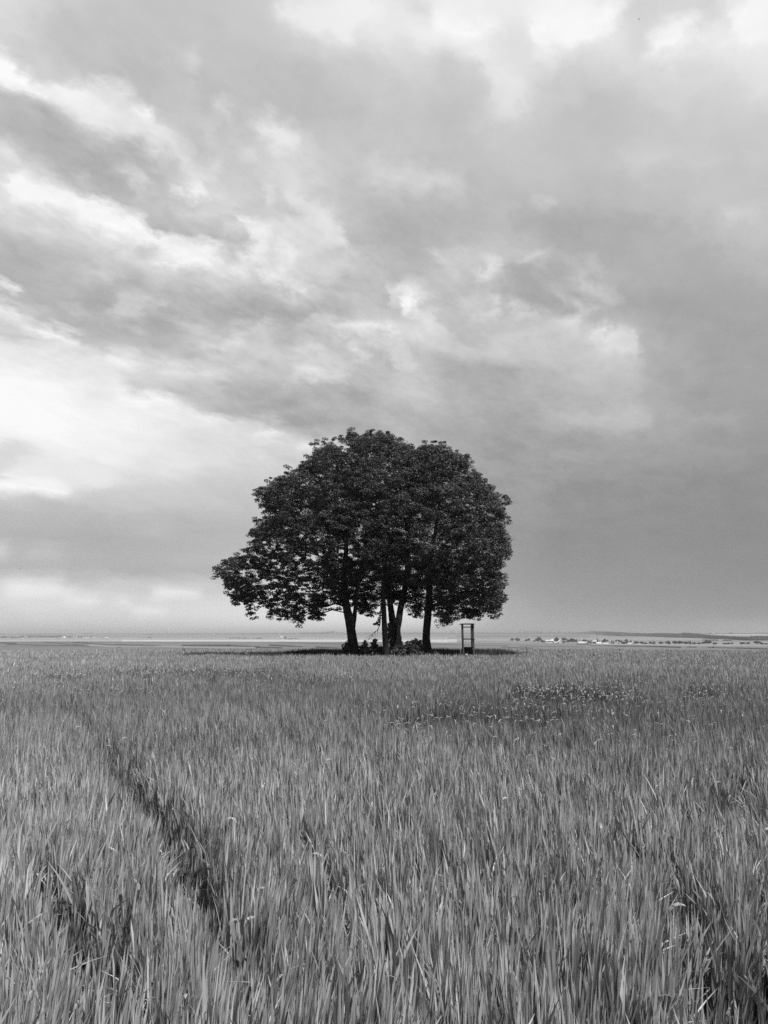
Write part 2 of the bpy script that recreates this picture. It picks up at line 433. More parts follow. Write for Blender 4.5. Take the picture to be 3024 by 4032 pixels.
def mat_leaf(name, gain=1.0, rough=0.45, spec=0.4, trans=0.2):
    """leaf colour = its own tone (attribute) ; part of the light passes through the blade"""
    m = bpy.data.materials.new(name); m.use_nodes = True
    T = NT(m.node_tree); b = m.node_tree.nodes['Principled BSDF']; out = m.node_tree.nodes['Material Output']
    at = T.n('ShaderNodeAttribute', attribute_name='tone')
    v_ = T.m('MULTIPLY', at.outputs['Fac'], gain)
    col = T.xyz(v_, v_, v_)
    T.link(col, b.inputs['Base Color'])
    b.inputs['Roughness'].default_value = rough
    b.inputs['Specular IOR Level'].default_value = spec
    if trans > 0:
        tr = T.n('ShaderNodeBsdfTranslucent'); T.link(col, tr.inputs['Color'])
        mx = T.n('ShaderNodeMixShader'); mx.inputs[0].default_value = trans
        T.link(b.outputs[0], mx.inputs[1]); T.link(tr.outputs[0], mx.inputs[2]); T.link(mx.outputs[0], out.inputs['Surface'])
    return m

class VN:
    """smooth value noise on a plane"""
    def __init__(s, seed, n=256): s.g = np.random.default_rng(seed).random((n, n)); s.n_ = n
    def __call__(s, x, y, scale=1.0):
        x = np.asarray(x, float)*scale+1000; y = np.asarray(y, float)*scale+1000
        i = np.floor(x).astype(int); j = np.floor(y).astype(int); u = x-i; v_ = y-j
        u = u*u*(3-2*u); v_ = v_*v_*(3-2*v_); n = s.n_; g = s.g
        a = g[i % n, j % n]*(1-u)+g[(i+1) % n, j % n]*u; b = g[i % n, (j+1) % n]*(1-u)+g[(i+1) % n, (j+1) % n]*u
        return (a*(1-v_)+b*v_)*2-1
    def f(s, x, y, scale, o=3):
        t = 0; a = 1; q = 0
        for k in range(o): t = t+a*s(x, y, scale*2**k); q += a; a *= 0.5
        return t/q
VA, VB, VC = VN(1), VN(2), VN(3)

# ------------------------------------------------------------------ ground: one sheet to the horizon
TD = np.log(np.array([1, 45, 60, 100, 200, 400, 520, 700, 1000, 1300, 2000, 3000, 4500, 6500, 9000, 12000, 14500.]))
TL = np.array([0, 0, -0.08, -0.30, -0.95, -1.75, -2.45, -6.0, -8.6, -8.6, -8.4, -4.5, 2.0, 10.0, 21, 26, 27.])
TC = np.array([0, 0, -0.08, -0.35, -1.10, -2.30, -3.10, -6.5, -8.6, -8.6, -8.2, -4.0, 4.0, 16.0, 33, 38, 39.])
TR = np.array([0, 0, -0.08, -0.35, -1.35, -3.40, -4.50, -6.1, -8.6, -8.4, -5.6, 0.5, 8.0, 14.0, 18, 23, 24.])
def smooth_interp(t, xs, ys):
    i = np.clip(np.searchsorted(xs, t, side='right')-1, 0, len(xs)-2)
    h = xs[i+1]-xs[i]; u = np.clip((t-xs[i])/h, 0, 1)
    m = np.gradient(ys, xs)
    h00 = 2*u**3-3*u**2+1; h10 = u**3-2*u**2+u; h01 = -2*u**3+3*u**2; h11 = u**3-u**2
    return h00*ys[i]+h10*h*m[i]*0.5+h01*ys[i+1]+h11*h*m[i+1]*0.5
def terrain(x, y):
    x = np.asarray(x, float); y = np.asarray(y, float)
    d = np.maximum(np.hypot(x, y), 1.0); a = np.clip(np.arctan2(x, y)/math.radians(24), -1, 1)
    t = np.log(d)
    zl, zc_, zr = smooth_interp(t, TD, TL), smooth_interp(t, TD, TC), smooth_interp(t, TD, TR)
    z = np.where(a < 0, zc_*(1+a)-zl*a, zc_*(1-a)+zr*a)
    und = VA.f(x, y, 1/140., 3)*np.clip((d-60)/300, 0, 1)*0.35
    far = VB.f(x, y, 1/2600., 3)*np.clip((d-3500)/6000, 0, 1)*6
    return z+und+far

nr = 520
ds = np.concatenate([np.array([0.3, 0.8, 1.6]), np.exp(np.linspace(math.log(3), math.log(14500), nr))])
na = 520
AZ = np.radians(np.linspace(-42, 42, na))
D_, A_ = np.meshgrid(ds, AZ, indexing='ij')
GXw, GYw = D_*np.sin(A_), D_*np.cos(A_)
GZw = terrain(GXw, GYw)
GZw[-1, :] = -9.0
px_, py_ = proj(GXw, np.maximum(GYw, 0.2), GZw)
FR, FC, FL = 2532.0, 2526.0, 2523.0
tone = np.full(px_.shape, 0.30)
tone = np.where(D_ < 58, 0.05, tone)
band = (D_ >= 58) & (D_ < 640)
tone = np.where(band, 0.34 + 0.05*VA.f(GXw*0.15, GYw, 1/22., 3) + 0.05*VB.f(GXw, GYw*0.3, 1/60., 2), tone)
tone = np.where((D_ > 640) & (D_ < 1050), 0.32, tone)
lr = np.clip((px_-1700)/500, 0, 1)          # 0 left and centre, 1 right
edge = (D_ > 470) & (D_ < 560) & (px_ < 1760)
tone = np.where(edge, 0.12, tone)
tone = np.where((D_ > 1000) & (D_ < 1750) & (px_ < 1800), 0.42, tone)  # sun patch in the valley, put into the field tone
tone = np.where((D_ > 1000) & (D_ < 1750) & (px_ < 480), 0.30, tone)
tone = np.where((D_ >= 1750) & (D_ < 2500), 0.36+0.12*VB.f(GXw*0.3, GYw, 1/220., 2), tone)
tone = np.where((D_ >= 2500) & (D_ < 5200), 0.27+0.06*VA.f(GXw, GYw, 1/700., 3), tone)
tone = np.where((D_ >= 5200), 0.16+0.08*VA.f(GXw, GYw, 1/1500., 3), tone)
rt = (px_ > 1760)
tone = np.where(rt & (D_ > 900) & (D_ < 3000), 0.36+0.12*VB.f(GXw*0.2, GYw, 1/160., 3), tone)
tone = np.where((px_ > 1800) & (px_ < 2330) & (D_ > 2500) & (D_ < 3400), 0.22, tone)
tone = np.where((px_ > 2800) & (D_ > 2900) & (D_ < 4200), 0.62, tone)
tone = np.where(rt & (D_ > 560) & (D_ < 860), 0.36, tone)
LINES = [((0,2531),(60,2533),2.0,.12),((30,2537),(145,2540),1.6,.15),((145,2540),(270,2541),1.6,.15),((175,2529),(300,2538),1.6,.17),((300,2538),(330,2540),1.6,.17),
 ((290,2529),(350,2533),1.8,.12),((350,2533),(450,2541),1.8,.14),((450,2539),(560,2541),2.0,.11),((560,2541),(640,2544),2.0,.11),((720,2542.5),(900,2542.5),3.2,.06),
 ((900,2542.5),(1020,2548),3.0,.06),((1020,2549),(1110,2551),2.2,.09),((1060,2540),(1150,2544),2.4,.09),((1150,2544),(1190,2546),1.8,.13),((1250,2548),(1330,2552),2.2,.09),
 ((1100,2529),(1340,2536),1.4,.2),((0,2526),(800,2527),1.2,.2),((240,2540),(470,2549),1.5,.17),((560,2550),(820,2553),1.4,.17),
 ((360,2541),(450,2546),3.0,.5),((620,2546),(1000,2550),3.0,.48),((450,2544),(620,2547),2.5,.46),
 ((2280,2537),(2350,2539),1.4,.14),((2330,2540),(2430,2543),2.2,.12),((2430,2543),(2550,2544),2.4,.09),((2550,2544),(2680,2549),2.4,.09),((2710,2548),(2740,2548),2.0,.12),
 ((2790,2549),(2900,2552),1.8,.12),((2900,2552),(3024,2555),2.2,.1),((2330,2537),(3024,2543),2.2,.55),((1980,2549),(2100,2552),1.5,.18),((2050,2544),(2300,2547),1.4,.24),
 ((2350,2555),(2450,2556),1.4,.2),((2520,2560),(2545,2560),1.4,.18),((2820,2566),(2845,2566),2,.14),((1760,2529),(1990,2531),1.2,.2),((1750,2538),(2000,2543),1.4,.22),((1340,2540),(1750,2538),1.5,.23)]
for (p0, p1, w_, tn) in LINES:
    u = np.clip((px_-p0[0])/(p1[0]-p0[0]), 0, 1)
    yy = p0[1]+(p1[1]-p0[1])*u
    inside = (px_ >= p0[0]-4) & (px_ <= p1[0]+4) & (D_ > 58) & (D_ < 800)
    jit = 0.5*VC(GXw, GYw, 0.15)
    k = inside*np.exp(-((py_-yy+jit)/(w_*1.15))**2)
    tone = tone*(1-k)+tn*k
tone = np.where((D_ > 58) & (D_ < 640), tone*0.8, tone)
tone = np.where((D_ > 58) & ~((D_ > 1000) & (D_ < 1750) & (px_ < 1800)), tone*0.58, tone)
idx = np.arange(D_.size).reshape(D_.shape)
quads = np.stack([idx[:-1,:-1], idx[:-1,1:], idx[1:,1:], idx[1:,:-1]], -1).reshape(-1, 4)
gm = bpy.data.materials.new('ground_fields'); gm.use_nodes = True
T = NT(gm.node_tree); b = gm.node_tree.nodes['Principled BSDF']
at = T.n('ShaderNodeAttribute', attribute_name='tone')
tc = T.n('ShaderNodeTexCoord')
nz = T.noise(tc.outputs['Object'], 0.9, 6, 0.7); nz2 = T.noise(tc.outputs['Object'], 0.06, 5, 0.65)
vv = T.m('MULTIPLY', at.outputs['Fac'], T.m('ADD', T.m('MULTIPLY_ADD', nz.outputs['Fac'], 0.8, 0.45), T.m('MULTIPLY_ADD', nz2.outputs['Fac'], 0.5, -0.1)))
vv = T.m('MINIMUM', vv, 0.85)
T.link(T.xyz(vv, vv, vv), b.inputs['Base Color']); b.inputs['Roughness'].default_value = 0.95; b.inputs['Specular IOR Level'].default_value = 0.1
nb = T.noise(tc.outputs['Object'], 12.0, 4, 0.7); bp = T.n('ShaderNodeBump'); bp.inputs['Strength'].default_value = 0.6; bp.inputs['Distance'].default_value = 0.06
T.link(nb.outputs['Fac'], bp.inputs['Height']); T.link(bp.outputs[0], b.inputs['Normal'])
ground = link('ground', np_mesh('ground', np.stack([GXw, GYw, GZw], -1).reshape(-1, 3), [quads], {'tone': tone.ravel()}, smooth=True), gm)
tag(ground, 'open farmland running out to low hills on the horizon', 'ground', kind='structure')
# the same ground continues round and behind the camera
mb = MB()
ring = [(14500*math.sin(a), 14500*math.cos(a), -9.0) for a in np.radians(np.linspace(42, 318, 60))]
near = [(0.3*math.sin(a), 0.3*math.cos(a), 0.0) for a in np.radians(np.linspace(42, 318, 60))]
mid = [(900*math.sin(a), 900*math.cos(a), -0.6) for a in np.radians(np.linspace(42, 318, 60))]
vs = near+mid+ring
mb.add(vs, [(i, i+1, 60+i+1, 60+i) for i in range(59)]+[(60+i, 60+i+1, 120+i+1, 120+i) for i in range(59)])
gback = mb.build('field', mat_basic('field_behind', 0.16, 0.95, 0.3, 0.5, 0.3, 5.0))
tag(gback, 'field continuing behind and beside the viewer', 'field', kind='structure')

# ------------------------------------------------------------------ haze
# (added at the end of the file, once everything it has to hold is known)

# ------------------------------------------------------------------ wheat crop
def blades(x, y, z0, h, lx, ly, phi, w, tone, segs, bend=None, droop=None):
    """vectorised leaf blades; returns V, faces, tone. bend: 0 upright .. 1 folded over"""
    n = len(x); k = segs
    t = np.linspace(0, 1, k+1)
    if k >= 4: prof = np.interp(t, [0, .15, .45, .75, .9, 1], [.55, .8, 1., .8, .45, 0])
    elif k == 3: prof = np.array([.75, 1., .75, 0])
    else: prof = np.array([.85, .95, 0])
    if bend is None: bend = np.zeros(n)
    tt = t[None, :]
    bz = bend[:, None]
    # height profile: rises, and for bent blades turns over past 60 %
    up = tt
    brk = 0.62
    over = np.where(tt < brk, tt, brk + (tt-brk)*(1-1.9*bz))
    over = over - bz*0.25*np.clip(tt-0.45, 0, 1)
    zz_ = z0[:, None]+h[:, None]*over
    side = tt**1.8 + bz*1.1*np.clip(tt-brk+0.12, 0, 1)
    L = np.hypot(lx, ly)+1e-6
    ext = (bend*h*0.8)
    X = x[:, None]+lx[:, None]*tt**1.8+(lx/L*ext)[:, None]*np.clip(tt-brk+0.1, 0, 1)*2.0
    Y = y[:, None]+ly[:, None]*tt**1.8+(ly/L*ext)[:, None]*np.clip(tt-brk+0.1, 0, 1)*2.0
    cx, cy = np.cos(phi)[:, None], np.sin(phi)[:, None]
    hw = (w[:, None]*0.5)*prof[None, :]
    nv = 2*k+1
    V = np.zeros((n, nv, 3), np.float32)
    V[:, 0:2*k:2, 0] = (X-cx*hw)[:, :k]; V[:, 0:2*k:2, 1] = (Y-cy*hw)[:, :k]; V[:, 0:2*k:2, 2] = zz_[:, :k]
    V[:, 1:2*k:2, 0] = (X+cx*hw)[:, :k]; V[:, 1:2*k:2, 1] = (Y+cy*hw)[:, :k]; V[:, 1:2*k:2, 2] = zz_[:, :k]
    V[:, 2*k, 0] = X[:, k]; V[:, 2*k, 1] = Y[:, k]; V[:, 2*k, 2] = zz_[:, k]
    base = (np.arange(n)*nv)[:, None]
    q = np.concatenate([np.stack([base[:, 0]+2*i, base[:, 0]+2*i+1, base[:, 0]+2*i+3, base[:, 0]+2*i+2], -1) for i in range(k-1)], 0) if k > 1 else np.zeros((0, 4), int)
    tr = np.stack([base[:, 0]+2*k-2, base[:, 0]+2*k-1, base[:, 0]+2*k], -1)
    return V.reshape(-1, 3), q, tr, np.repeat(tone, nv)

def ellipse_mask(x, y, cx, cy, rx, ry, rot=0.0, rag=0.35):
    c, s = math.cos(rot), math.sin(rot)
    u = ((x-cx)*c+(y-cy)*s)/rx; v_ = (-(x-cx)*s+(y-cy)*c)/ry
    q = np.sqrt(u*u+v_*v_)+rag*VB.f(x, y, 1.1, 3)
    return np.clip((1.15-q)/0.35, 0, 1)

def top_pt(px, py): return PZ(px, py, 0.5)
# patches where the leaves have flopped over: (x0, x1, y0, y1) of the photograph, strength
LODGE = [(1400,2900,2680,2960,.26),(1950,2560,2690,2770,1.0),(1700,2250,2740,2880,.6),(1540,1760,2810,2880,.9),(80,380,2650,2680,.6),(350,1180,2628,2665,.6),(900,1450,2650,2700,.35),
 (2680,2860,2700,2760,.6),(1500,2500,2860,2960,.3),(2150,2700,2780,2850,.4),(0,700,2690,2760,.22),(2250,3024,3060,3160,.14)]
# row gaps and thin spots: polyline of the photograph, half width in metres, how much crop is missing
GAPS = [([(437,3008),(565,3208),(674,3336)], .24, .65),([(674,3336),(784,3573)], .23, .7),([(784,3573),(875,3755),(960,4030)], .17, .42),
 ([(250,2800),(437,3008)], .22, .5), ([(200,3560),(330,3760),(400,3980)], .14, .6), ([(470,3760),(480,3900),(470,4032)], .11, .95),
 ([(2480,3420),(2700,3600),(2720,3760)], .18, .45), ([(2200,3250),(2480,3420)], .10, .2), ([(1180,3400),(1330,3600),(1400,3800)], .09, .35), ([(1250,2870),(1560,2860),(1800,2840)], .5, .7),
 ([(2950,3060),(2860,3300)], .12, .4), ([(1560,3900),(1700,4032)], .08, .4), ([(640,2800),(1000,2820)], .4, .5)]
BARE = top_pt(2990, 3900)

def seg_dist(x, y, a, b):
    ax, ay = a; bx, by = b
    t = np.clip(((x-ax)*(bx-ax)+(y-ay)*(by-ay))/((bx-ax)**2+(by-ay)**2+1e-9), 0, 1)
    return np.hypot(x-ax-t*(bx-ax), y-ay-t*(by-ay))

def crop_fields(x, y):
    px, py = proj(x, y, np.full_like(x, 0.5))
    lodge = np.zeros_like(x)
    rag = VB.f(x, y, 1.3, 3)
    for (x0, x1, y0, y1, k) in LODGE:
        u = (px-(x0+x1)/2)/((x1-x0)/2); v_ = (py-(y0+y1)/2)/((y1-y0)/2)
        q = np.sqrt(u*u+v_*v_)+0.45*rag
        lodge = np.maximum(lodge, k*np.clip((1.15-q)/0.4, 0, 1))
    gap = np.zeros_like(x)
    for (pts, w_, k) in GAPS:
        P2 = [PZ(p[0], p[1], 0.36) for p in pts]
        for a, b in zip(P2[:-1], P2[1:]):
            dd = seg_dist(x, y, a, b)+0.06*rag
            gap = np.maximum(gap, k*np.exp(-(dd/(w_*.62))**4))
    cr = np.abs(VC.f(x*1.5+y*0.55, y*0.33, 1.0, 2))
    gap = np.maximum(gap, 0.62*np.clip(1-cr/0.085, 0, 1)*np.clip(VA(x*0.9, y*0.45, 1.0)*1.6+0.55, 0, 1))
    db = np.hypot((x-BARE[0])*1.0, (y-BARE[1])*0.55)
    gap = np.maximum(gap, 1.0*np.exp(-(db/0.2)**4))
    return px, py, lodge, gap

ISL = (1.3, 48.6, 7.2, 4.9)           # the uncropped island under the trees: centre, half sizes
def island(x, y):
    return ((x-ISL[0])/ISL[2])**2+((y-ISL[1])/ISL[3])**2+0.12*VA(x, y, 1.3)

HALF = math.radians(33)
def scatter(d0, d1, dens, clump=0.0):
    """positions over the wedge in front of the camera, density falling from dens(d)"""
    dd = np.linspace(d0, d1, 200)
    pdf = dd*dens(dd); cdf = np.concatenate([[0], np.cumsum((pdf[1:]+pdf[:-1])/2*np.diff(dd))])
    N = int(cdf[-1]*2*HALF)
    r = np.interp(rng.random(N)*cdf[-1], cdf, dd); a = (rng.random(N)*2-1)*HALF
    return r*np.sin(a), r*np.cos(a), r

parts_V, parts_Q, parts_T, parts_tone = [], [], [], []
off = 0
def emit(res):
    global off
    V, q, tr, tn = res
    parts_V.append(V); parts_Q.append(q+off); parts_T.append(tr+off); parts_tone.append(tn); off += len(V)

def crop_batch(d0, d1, dens, segs, wk):
    x, y, r = scatter(d0, d1, dens)
    cell = 0.065 if d0 < 10 else 0.12
    gi, gj = np.round(x/cell), np.round(y/cell)
    hsh = lambda a: np.modf(np.abs(np.sin(gi*12.9898+gj*78.233+a)*43758.5453))[0]
    k1 = 0.68 if d0 < 10 else 0.35
    x = x*(1-k1)+(gi+hsh(1.0)-0.5)*cell*k1; y = y*(1-k1)+(gj+hsh(2.0)-0.5)*cell*k1
    px, py, lodge, gap = crop_fields(x, y)
    n = len(x)
    hole = (hsh(6.0) < 0.14) | (VB.f(x+7, y, 2.6, 2) > 0.44)
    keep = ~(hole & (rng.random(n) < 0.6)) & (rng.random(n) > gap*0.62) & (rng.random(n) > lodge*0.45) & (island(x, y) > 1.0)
    x, y, r, lodge, gap, px, c1, c2, c3 = [a[keep] for a in (x, y, r, lodge, gap, px, hsh(3.0), hsh(4.0), hsh(5.0))]
    n = len(x)
    big = VA.f(x, y, 0.45, 2); sm = VB.f(x, y, 2.2, 2)
    H = (0.51+0.045*big+0.06*sm+0.10*(c3-0.5))*(1-0.74*gap)*(1-0.2*lodge)
    h = H*np.clip(rng.normal(0.93, 0.10, n), 0.6, 1.14)
    ang = rng.random(n)*2*math.pi
    lean = np.abs(rng.normal(0.0, 0.034, n))
    stray = rng.random(n) < (0.05+0.08*gap)
    lean = np.where(stray, lean+rng.uniform(.04, .14, n), lean)
    wx = 0.03*VC.f(x, y, 0.6, 2)+0.05*(c1-0.5)+0.03*VA(x, y, 4.0); wy = 0.03*VA.f(x+50, y, 0.6, 2)+0.05*(c2-0.5)
    gk = 1-0.8*gap
    lx, ly = (np.cos(ang)*lean+wx)*gk, (np.sin(ang)*lean+wy)*gk
    phi = rng.normal(0, 0.6, n)+(c1-0.5)*1.3
    w = np.clip(rng.normal(0.0105, 0.0026, n), 0.005, 0.017)*np.maximum(1.0, r*wk)**0.92
    bend = np.where(rng.random(n) < 0.10, rng.uniform(0.05, 0.45, n), 0.0)
    left = np.clip((900-px)/900, 0, 1)
    tn = (1-0.30*np.exp(-((np.log(r)-math.log(14))/0.55)**2))*(0.345+0.08*left+0.05*big+0.04*sm)*(1-0.6*np.clip(lodge, 0, 1))*(0.82+0.36*c2)*np.clip(rng.normal(1, 0.22, n), 0.45, 1.7)
    tn = np.where(rng.random(n) < 0.010*(1-gap), 0.6, tn)*(1-0.30*gap)  # last factor paints the shade inside the gaps into the blade tone
    z0 = terrain(x, y)
    start = np.where(rng.random(n) < 0.75, rng.uniform(.08, .30, n), .03)*(1-0.9*gap)
    emit(blades(x, y, z0+start, h-start, lx, ly, phi, w, np.clip(tn, .03, .7), segs, bend))

crop_batch(1.2, 8.0, lambda d: 5600*np.minimum(1, (4.0/d))**1.1, 5, 0.085)
crop_batch(8.0, 24.0, lambda d: 2500*(8/d)**1.35, 3, 0.075)
crop_batch(24.0, 74.0, lambda d: 520*(24/d)**1.6, 2, 0.085)

def folded(x, y, r):
    """single leaves that have flopped over the top of the crop, their pale flat side up"""
    n = len(x)
    px, py, lodge, gap = crop_fields(x, y)
    ok = (island(x, y) > 1.02) & (gap < .6); x, y, r, lodge = x[ok], y[ok], r[ok], lodge[ok]; n = len(x)
    L = rng.uniform(.035, .10, n); a = np.where(rng.random(n) < .5, rng.normal(0.2, .7, n), rng.normal(3.0, .7, n))
    H = terrain(x, y)+0.50-0.06*lodge+rng.uniform(-.06, .03, n)
    w = rng.uniform(.010, .019, n)*np.maximum(1, r*.075)
    k = 5; t = np.linspace(0, 1, k+1)[None, :]
    dx = np.cos(a)[:, None]; dy = np.sin(a)[:, None]
    s_ = L[:, None]*np.interp(t, [0, .25, .5, .75, 1], [0, .10, .42, .78, 1.0])
    z = H[:, None]+L[:, None]*np.interp(t, [0, .25, .5, .75, 1], [-.5, -.05, .13, .08, -.16])*rng.uniform(.7, 1.3, n)[:, None]
    X = x[:, None]+dx*s_; Y = y[:, None]+dy*s_
    hw = w[:, None]*.5*np.interp(t, [0, .3, .6, .85, 1], [.5, .8, 1., .7, 0])
    nv = 2*k+1; V = np.zeros((n, nv, 3), np.float32)
    for sgn, o_ in ((-1, 0), (1, 1)):
        V[:, o_:2*k:2, 0] = (X-sgn*dy*hw)[:, :k]; V[:, o_:2*k:2, 1] = (Y+sgn*dx*hw)[:, :k]; V[:, o_:2*k:2, 2] = (z+sgn*hw*.25)[:, :k]
    V[:, 2*k, 0] = X[:, k]; V[:, 2*k, 1] = Y[:, k]; V[:, 2*k, 2] = z[:, k]
    base = np.arange(n)*nv
    q_ = np.concatenate([np.stack([base+2*i, base+2*i+1, base+2*i+3, base+2*i+2], -1) for i in range(k-1)], 0)
    tr = np.stack([base+2*k-2, base+2*k-1, base+2*k], -1)
    emit((V.reshape(-1, 3), q_, tr, np.repeat(rng.uniform(.22, .48, n), nv)))
x, y, r = scatter(2.0, 40.0, lambda d: 420*np.minimum(1, (14/d))**.6+0*d)
px, py, lodge, gap = crop_fields(x, y)
pr_ = np.clip(lodge, 0, 1)**1.3*.10+.0025+.006*np.clip((px-1300)/1200, 0, 1)
k = rng.random(len(x)) < pr_
folded(x[k], y[k], r[k])

wheat_mat = mat_leaf('wheat_leaf', 1.0, 0.42, 0.45, 0.10)
wheat = link('wheat_crop', np_mesh('wheat_crop', np.concatenate(parts_V), [np.concatenate(parts_Q), np.concatenate(parts_T)], {'tone': np.concatenate(parts_tone)}), wheat_mat)
tag(wheat, 'young wheat crop filling the whole foreground field', 'wheat', kind='stuff')
print('wheat blades faces', len(wheat.data.polygons))

# rank weeds on the island; their dark tone stands in for the crowns' shade
parts_V, parts_Q, parts_T, parts_tone = [], [], [], []; off = 0
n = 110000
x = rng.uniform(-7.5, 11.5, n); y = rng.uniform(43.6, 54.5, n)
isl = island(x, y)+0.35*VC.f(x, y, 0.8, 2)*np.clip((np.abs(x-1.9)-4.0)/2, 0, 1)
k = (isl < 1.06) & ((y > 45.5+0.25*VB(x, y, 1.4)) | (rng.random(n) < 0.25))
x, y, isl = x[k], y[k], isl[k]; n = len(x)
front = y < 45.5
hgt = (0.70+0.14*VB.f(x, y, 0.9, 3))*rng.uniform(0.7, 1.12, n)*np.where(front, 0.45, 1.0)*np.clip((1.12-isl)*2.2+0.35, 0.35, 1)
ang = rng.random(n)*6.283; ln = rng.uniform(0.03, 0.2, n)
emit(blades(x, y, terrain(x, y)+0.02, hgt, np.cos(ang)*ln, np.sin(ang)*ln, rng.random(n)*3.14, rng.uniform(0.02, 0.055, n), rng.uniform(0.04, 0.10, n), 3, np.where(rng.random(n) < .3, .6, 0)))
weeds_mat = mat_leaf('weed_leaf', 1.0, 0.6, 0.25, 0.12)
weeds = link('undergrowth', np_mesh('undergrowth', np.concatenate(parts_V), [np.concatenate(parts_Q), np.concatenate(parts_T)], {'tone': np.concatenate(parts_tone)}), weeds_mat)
tag(weeds, 'rank weeds and grass beneath the group of trees, crown shade put into their tone', 'undergrowth', kind='stuff')

# ------------------------------------------------------------------ leaf clouds
def leaf_quads(c, nrm, size, spin, tone, fold=0.25):
    """kite leaves with a crease: 4 vertices, two triangles each"""
    n = len(c)
    nrm = nrm/(np.linalg.norm(nrm, axis=1, keepdims=True)+1e-9)
    ref = np.stack([np.cos(spin), np.sin(spin), np.full(n, -0.5)], -1)
    t = ref-nrm*np.sum(ref*nrm, 1, keepdims=True); t /= np.linalg.norm(t, axis=1, keepdims=True)+1e-9
    s_ = np.cross(nrm, t)
    L = size[:, None]
    V = np.stack([c-t*L*0.5, c+s_*L*0.42-nrm*L*fold*0.4+t*L*0.05, c+t*L*0.6-nrm*L*0.12, c-s_*L*0.42-nrm*L*fold*0.4+t*L*0.05], 1)
    b_ = (np.arange(n)*4)[:, None]
    tri = np.concatenate([b_+np.array([[0, 1, 2]]), b_+np.array([[0, 2, 3]])], 0)
    return V.reshape(-1, 3), tri, np.repeat(tone, 4)

def sprays(cent, rad, per, size, tone, updir=0.35, squash=0.7):
    """each clump: leaves on the outside of a small uneven dome, tips hanging"""
    n = len(cent)
    N = n*per
    c = np.repeat(cent, per, 0); r = np.repeat(rad, per)
    d = rng.normal(size=(N, 3)); d[:, 2] += updir; d /= np.linalg.norm(d, axis=1, keepdims=True)
    rr = r*rng.uniform(0.45, 1.08, N)**0.7
    p = c+d*rr[:, None]*np.array([1, 1, squash])
    nr_ = d*0.7+rng.normal(size=(N, 3))*0.45+np.array([0, 0, 0.35])
    sz = size*rng.uniform(0.7, 1.3, N)
    tn = np.repeat(tone, per)*rng.uniform(0.5, 1.7, N)
    return leaf_quads(p, nr_, sz, rng.random(N)*6.283, tn)

POLY = np.array([(838,2260),(845,2225),(862,2205),(905,2192),(950,2180),(968,2150),(990,2100),(1004,2060),(1012,2042),(1050,2028),(1035,1995),(1018,1968),(1000,1942),(1022,1928),(1060,1893),(1085,1875),(1118,1868),
 (1128,1838),(1160,1836),(1195,1812),(1215,1775),(1238,1742),(1275,1735),(1312,1738),(1345,1715),(1372,1692),(1410,1702),(1440,1706),(1474,1686),(1492,1704),(1535,1706),(1568,1726),(1600,1728),(1622,1752),(1642,1768),(1664,1756),
 (1690,1728),(1722,1752),(1752,1746),(1800,1778),(1850,1806),(1868,1842),(1888,1862),(1910,1898),(1932,1920),(1962,1945),(1994,1948),(2004,1972),(1984,2000),(2006,2042),(1990,2075),(2022,2106),(2010,2140),(2012,2190),
 (1992,2222),(1970,2245),(1985,2268),(1998,2296),(1978,2325),(1990,2352),(1972,2385),(1976,2415),(1952,2437),(1930,2420),(1905,2442),(1880,2438),(1862,2450),(1838,2436),(1815,2446),(1790,2440),(1765,2468),(1735,2476),(1712,2462),(1695,2440),
 (1670,2405),(1652,2428),(1643,2464),(1628,2440),(1606,2420),(1598,2392),(1560,2380),(1520,2380),(1490,2398),(1468,2425),(1430,2428),(1402,2415),(1380,2380),(1345,2392),(1325,2405),(1290,2408),(1268,2438),(1250,2462),(1228,2448),(1212,2430),(1205,2462),(1178,2475),(1158,2488),
 (1140,2450),(1118,2430),(1092,2436),(1060,2456),(1052,2440),(1066,2400),(1040,2378),(1018,2398),(1005,2432),(978,2426),(990,2398),(950,2385),(925,2372),(900,2352),(885,2332),(905,2310),(868,2300),(848,2282)], float)
def in_poly(x, y, poly=POLY):
    ins = np.zeros(len(x), bool); j = len(poly)-1
    for i in range(len(poly)):
        xi, yi = poly[i]; xj, yj = poly[j]
        c_ = ((yi > y) != (yj > y)) & (x < (xj-xi)*(y-yi)/(yj-yi+1e-12)+xi)
        ins ^= c_; j = i
    return ins
def poly_dist(x, y, poly=POLY):
    d = np.full(len(x), 1e9)
    for i in range(len(poly)):
        d = np.minimum(d, seg_dist(x, y, tuple(poly[i]), tuple(poly[(i+1) % len(poly)])))
    return d
DC = 46.8                                # middle depth of the group
M = DC/F
